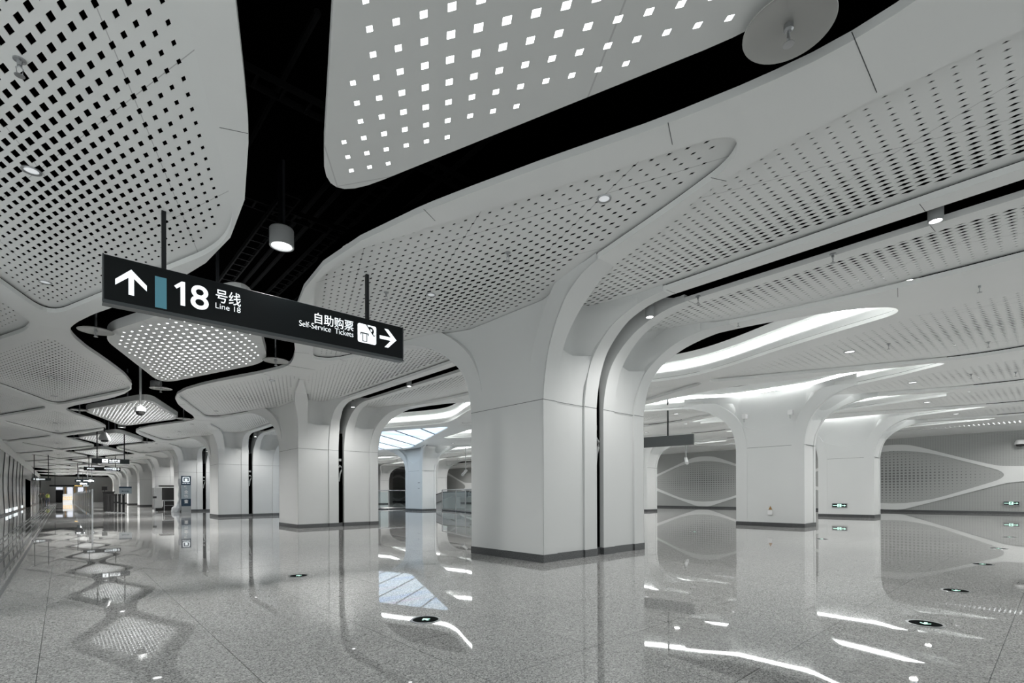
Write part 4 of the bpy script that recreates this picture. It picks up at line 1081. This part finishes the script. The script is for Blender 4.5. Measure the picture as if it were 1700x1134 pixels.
# ============================================================ GLASS RAILINGS AND ESCALATOR
def railing(pts, label):
    t = thing('glass_railing', label, 'railing', (pts[0][0], pts[0][1], 0), 'glass railings')
    o0 = Vector(pts[0]); H_ = 1.84
    for i, (a, b) in enumerate(zip(pts, pts[1:])):
        a = Vector(a) - o0; b = Vector(b) - o0; d = (b - a); L_ = d.length; nn_ = max(1, round(L_ / 2.2)); u = d.normalized(); q = Vector((-u.y, u.x))
        obj('top_rail', tube(bmesh.new(), [(a.x, a.y, H_), (b.x, b.y, H_)], .045, 10), M['steel'], t, smooth=True)
        obj('kerb', tube(bmesh.new(), [(a.x, a.y, .09), (b.x, b.y, .09)], .09, 4), M['skirt'], t)
        for j in range(nn_ + 1):
            p = a + d * j / nn_
            if j or i == 0: obj('post', bxm(p.x - .04, p.x + .04, p.y - .04, p.y + .04, 0, H_), M['steel'], t)
            if j < nn_:
                c0 = a + d * (j + .04) / nn_; c1 = a + d * (j + .96) / nn_
                bm = bmesh.new(); v = [bm.verts.new((p_.x + s_ * q.x * .012, p_.y + s_ * q.y * .012, z)) for s_ in (-1, 1) for p_, z in ((c0, .2), (c1, .2), (c1, H_ - .12), (c0, H_ - .12))]
                bm.faces.new(v[:4]); bm.faces.new(v[4:][::-1]); [bm.faces.new((v[m_], v[(m_ + 1) % 4], v[4 + (m_ + 1) % 4], v[4 + m_])) for m_ in range(4)]
                bmesh.ops.recalc_face_normals(bm, faces=bm.faces[:]); obj('glass_pane', bm, M['glass'], t)
    return t
railing([(19.5, 46.2), (26.0, 43.6)], 'glass railing with steel top rail left of the pale blue arched column')
railing([(25.2, 37.2), (24.4, 34.0), (23.6, 31.6), (23.0, 29.0)], 'glass railing with steel posts right of the pale blue arched column')
t = thing('escalator', 'escalator with curved white parapets behind the glass railing', 'escalator', (30, 44, 0))
for i, x in enumerate((-1.2, 1.2)):
    pts = [(y, z * .72) for y, z in [(-6, 1.75), (-3.2, 1.7), (-1.5, 1.2), (1, .25), (1.6, .02), (3.4, .02), (3.0, .3), (.2, 1.7), (-1.6, 2.25), (-6, 2.3)]]
    bm = bmesh.new(); a = [bm.verts.new((x - .08, y, z)) for y, z in pts]; b = [bm.verts.new((x + .08, y, z)) for y, z in pts]
    bm.faces.new(a); bm.faces.new(b[::-1]); n = len(pts); [bm.faces.new((a[j], b[j], b[(j + 1) % n], a[(j + 1) % n])) for j in range(n)]
    bmesh.ops.recalc_face_normals(bm, faces=bm.faces[:]); bmesh.ops.triangulate(bm, faces=[f for f in bm.faces if len(f.verts) > 4]); obj('parapet', bm, M['steel'], t)
    obj('handrail', tube(bmesh.new(), [(x, -6, 1.70), (x, -1.6, 1.66), (x, .3, 1.26), (x, 3.1, .25)], .06), M['rubber'], t, smooth=True)
bm = bmesh.new()
for j in range(10): box(bm, -1.1, 1.1, -1.5 + j * .42, -1.08 + j * .42, 0, 1.15 - j * .115)
obj('steps', bm, M['lampbody'], t)

# ============================================================ SECURITY AREA IN THE CORRIDOR
t = thing('information_board', 'tall blue board with white characters standing by the security check', 'board', (8.08, 51.6, 0))
obj('panel', bxm(-.36, .36, 0, .08, .5, 3.15), M['navy'], t); obj('pale_field', bxm(-.355, .355, -.006, 0, 1.15, 2.35), M['paleblue'], t); obj('foot', bxm(-.36, .36, -.05, .13, 0, .5), M['lampbody'], t)
bm = plate(rnd([(-.26, 2.62), (.26, 2.62), (.26, 3.06), (-.26, 3.06)], .08, 3), [rnd([(-.2, 2.67), (.2, 2.67), (.2, 3.01), (-.2, 3.01)], .06, 3)], 0, .008)
bmesh.ops.rotate(bm, verts=bm.verts[:], cent=(0, 0, 0), matrix=Matrix.Rotation(math.pi / 2, 3, 'X')); obj('emblem', bm, M['glow'], t).location = (0, -.002, 0)
obj('emblem_arch', bxm(-.1, .1, -.012, -.002, 2.7, 2.92), M['glow'], t)
text('lettering', 'Security Check', .1, M['glow'], t, (-.28, -.006, 2.48), .004, width=.56, height=.06)
for i, ch in enumerate('安全检查'): text('lettering', ch, .3, M['white'], t, (-.16, -.012, 2.02 - i * .42), .012, width=.32, height=.32)
t = thing('luggage_scanner', 'grey luggage scanner machine with dark opening left of the tall blue board', 'scanner', (7.35, 58, 0))
obj('housing', bevel(bxm(-.85, -.25, -.2, 1.4, .25, 2.2), .03), M['lampbody'], t); obj('tunnel', bevel(bxm(-.22, .95, 0, 1.2, 1.0, 2.2), .02), M['dome'], t)
obj('canopy', bxm(-.35, .95, -.1, 1.2, 2.3, 2.42), M['rubber'], t)
bm = bmesh.new(); box(bm, -.1, .95, -.15, 0, .92, 1.0); box(bm, -.1, .95, -.15, -.05, .45, .50); box(bm, -.1, -.04, -.15, -.05, 0, .95); box(bm, .88, .95, -.15, -.05, 0, .95); obj('conveyor_frame', bm, M['steel'], t)
obj('underbody', bxm(-.7, .9, 0, 1.2, .0, .25), M['rubber'], t); obj('lower_box', bxm(-.02, .85, .05, 1.1, .25, .9), M['rubber'], t)
t = thing('wrapped_bundle', 'crumpled clear plastic sheet hanging beside the luggage scanner', 'plastic sheet', (7.65, 51.9, 0))
bm = bmesh.new(); n = 9; R = []
for i in range(n):
    z = 2.9 * (1 - i / (n - 1)) + .01; wv = .10 + .03 * math.sin(i * 2.1) + (.22 if i > 6 else 0)
    R.append([bm.verts.new((wv * math.cos(a_) * (1 + .2 * math.sin(3 * a_ + i)) - (.12 * max(0, i - 5)), wv * math.sin(a_), z)) for a_ in [2 * math.pi * k_ / 10 for k_ in range(10)]])
for a, b in zip(R, R[1:]):
    for k_ in range(10): bm.faces.new((a[k_], a[(k_ + 1) % 10], b[(k_ + 1) % 10], b[k_]))
obj('sheet', bm, mat('crinkled_plastic', (.5, .52, .54), .15), t)
# queue barrier posts
bp = None
for i in range(5):
    x, y = 3.80 - i * .20, 52.5 + i * .9
    if bp is None:
        bp = thing('barrier_post', '', 'queue post', group='black retractable barrier posts')
        obj('base', lathe(bmesh.new(), [(0, 0), (.24, 0), (.24, .03), (.06, .06), (0, .06)], 20), M['steel'], bp, smooth=True)
        obj('post', lathe(bmesh.new(), [(.085, .05), (.085, 1.45), (.10, 1.45), (.10, 1.6), (0, 1.6)], 14), M['rubber'], bp, smooth=True); o = bp
    else: o = copy_tree(bp)
    o.location = (x, y, 0); o['label'] = 'black queue barrier post, ' + ['nearest, holding the notice board', 'second in the line', 'middle of the line', 'second to last of the line', 'last of the line'][i]
t = thing('notice_board', 'small pale notice board mounted on top of the nearest queue post', 'notice', (3.92, 52.4, 0))
obj('plate', bxm(-.42, .42, 0, .03, 1.62, 2.2), M['paleblue'], t); text('lettering', '请从此排队', .1, M['navy'], t, (-.25, -.006, 1.75), .004, width=.5, height=.12)
obj('header', bxm(-.42, .42, -.004, 0, 2.08, 2.2), M['navy'], t); obj('clamp', bxm(-.18, -.12, .0, .09, 1.5, 1.62), M['steel'], t)
t = thing('metal_detector', 'black inspection desk behind the queue posts', 'desk', (3.25, 60, 0))
obj('top', bxm(-.45, .45, -.3, .5, 1.75, 1.85), M['rubber'], t); obj('body', bxm(-.38, .38, -.2, .45, 0.01, 1.75), M['rubber'], t); obj('monitor', bxm(-.5, -.1, 0, .1, 1.95, 2.3), M['rubber'], t); obj('stand', bxm(-.33, -.27, .03, .07, 1.85, 1.95), M['rubber'], t)
t = thing('floor_stand', 'slim steel stand with a black box left of the luggage scanner', 'stand', (6.05, 53.5, 0))
obj('pole', bxm(-.02, .02, -.02, .02, 0, 1.2), M['steel'], t); obj('foot', lathe(bmesh.new(), [(0, 0), (.2, 0), (.2, .02), (0, .03)], 16), M['steel'], t); obj('head', bxm(-.14, .12, -.06, .06, 1.2, 1.38), M['rubber'], t)
# corridor partition of glass panels
t = thing('glass_partition', 'long chest high glass and steel partition running down the corridor', 'partition', (1.52, 44, 0))
for j in range(16):
    obj('partition_panel', bxm(-.02, .02, j * 4.6 + .1, j * 4.6 + 4.45, .12, 1.70), M['darkpart'] if 'darkpart' in M else M.setdefault('darkpart', mat('smoky_glass_panel', (.12, .125, .125), .12)), t)
    obj('upright', bxm(-.045, .045, j * 4.6 - .05, j * 4.6 + .05, 0, 1.9), M['steel'], t)
t = thing('wall_light_box', 'row of small lit white boxes along the foot of the left wall', 'light strip', (XW0 + .05, 55, 0))
for j, y in enumerate((0, 3.4, 8.5, 11.5, 20.5)): obj('lit_box', bxm(0, .05, y, y + 1.5, .15, .42), M['glow'], t)
# shop lights at the end
t = thing('vending_display', 'cluster of amber lit display shelves at the corridor end', 'display', (.85, 136, 0))
obj('cabinet', bxm(-.75, .75, 0, .6, 0, 1.75), M['white'], t)
bm = bmesh.new()
for i in range(5):
    for j in range(4):
        if (i * 3 + j) % 3: box(bm, -.7 + i * .29, -.5 + i * .29, -.03, 0, .15 + j * .4, .42 + j * .4)
obj('amber_panels', bm, mat('amber_display', (.6, .4, .2), .5, emit=(1, .62, .3), es=.55), t)
# pillar with maroon panel behind third column
o = obj('poster_panel', bxm(12.6, 12.9, 47.0, 47.1, .0, 2.0), M['maroon']); tag(o, 'narrow maroon poster panel just right of the third twin column', 'poster')

# ============================================================ PEOPLE
def person(loc, label, top, legs, rz, k=0):
    t = thing('person', label, 'person', loc, rz=rz)
    s = 2.0 / 1.75
    J = [(0, 0, .95), (0, 0, 1.2), (0, 0, 1.42), (0, 0, 1.52), (0, .01, 1.60), (0, .01, 1.68),
         (.18, 0, 1.40), (.24, .05, 1.14), (.2, -.15, .98), (-.18, 0, 1.40), (-.25, .02, 1.12), (-.22, -.12, .95),
         (.09, 0, .88), (.11, -.03 + .1 * k, .48), (.12, .05 + .1 * k, .06), (.12, -.1 + .1 * k, .03), (-.09, 0, .88), (-.12, .0 - .1 * k, .48), (-.14, .06 - .12 * k, .06), (-.14, -.1 - .12 * k, .03),
         (.18, -.2, .93), (-.2, -.17, .88)]
    E_ = [(0, 1), (1, 2), (2, 3), (3, 4), (4, 5), (2, 6), (6, 7), (7, 8), (2, 9), (9, 10), (10, 11), (0, 12), (12, 13), (13, 14), (14, 15), (0, 16), (16, 17), (17, 18), (18, 19), (8, 20), (11, 21)]
    Rr = [.15, .15, .15, .06, .085, .07, .07, .05, .035, .07, .05, .035, .10, .07, .05, .04, .10, .07, .05, .04, .03, .03]
    me = bpy.data.meshes.new('body'); me.from_pydata([tuple(c_ * s for c_ in p) for p in J], E_, [])
    o = bpy.data.objects.new('body', me); COL.objects.link(o)
    md = o.modifiers.new('skin', 'SKIN'); o.modifiers.new('sub', 'SUBSURF').levels = 1
    for v, r in zip(me.skin_vertices[0].data, Rr): v.radius = (r * s, r * s * .8)
    me.skin_vertices[0].data[0].use_root = True
    dg = bpy.context.evaluated_depsgraph_get(); m2 = bpy.data.meshes.new_from_object(o.evaluated_get(dg))
    bpy.data.objects.remove(o); m2.materials.clear()
    for m_ in (M['skin'], top, legs, M['cloth']): m2.materials.append(m_)
    for p in m2.polygons:
        z = p.center.z / s; x = abs(p.center.x) / s
        p.material_index = 2 if z < .93 and x < .17 else (3 if z > 1.66 else (0 if z > 1.5 or (z < 1.0 and x > .17) else 1))
    b = new_obj('body', m2, None, t); m2.shade_smooth(); b.location.z = .0
    obj('hair', lathe(bmesh.new(), [(0, 1.79 * s), (.07 * s, 1.77 * s), (.095 * s, 1.70 * s), (.085 * s, 1.62 * s), (.0, 1.66 * s)], 12), M['cloth'], t, smooth=True)
person((-2.0, 127, 0), 'person in a yellow vest and blue trousers walking beside the left wall', M['yellow'], M['jeans'], 2.6, 1)
person((-2.55, 126, 0), 'person in a dark grey jacket walking next to the yellow vest', M['greycloth'], M['cloth'], 2.8, 1)
person((-3.0, 128.5, 0), 'person in a grey coat closest to the left wall', M['greycloth'], M['greycloth'], 2.9, 0)
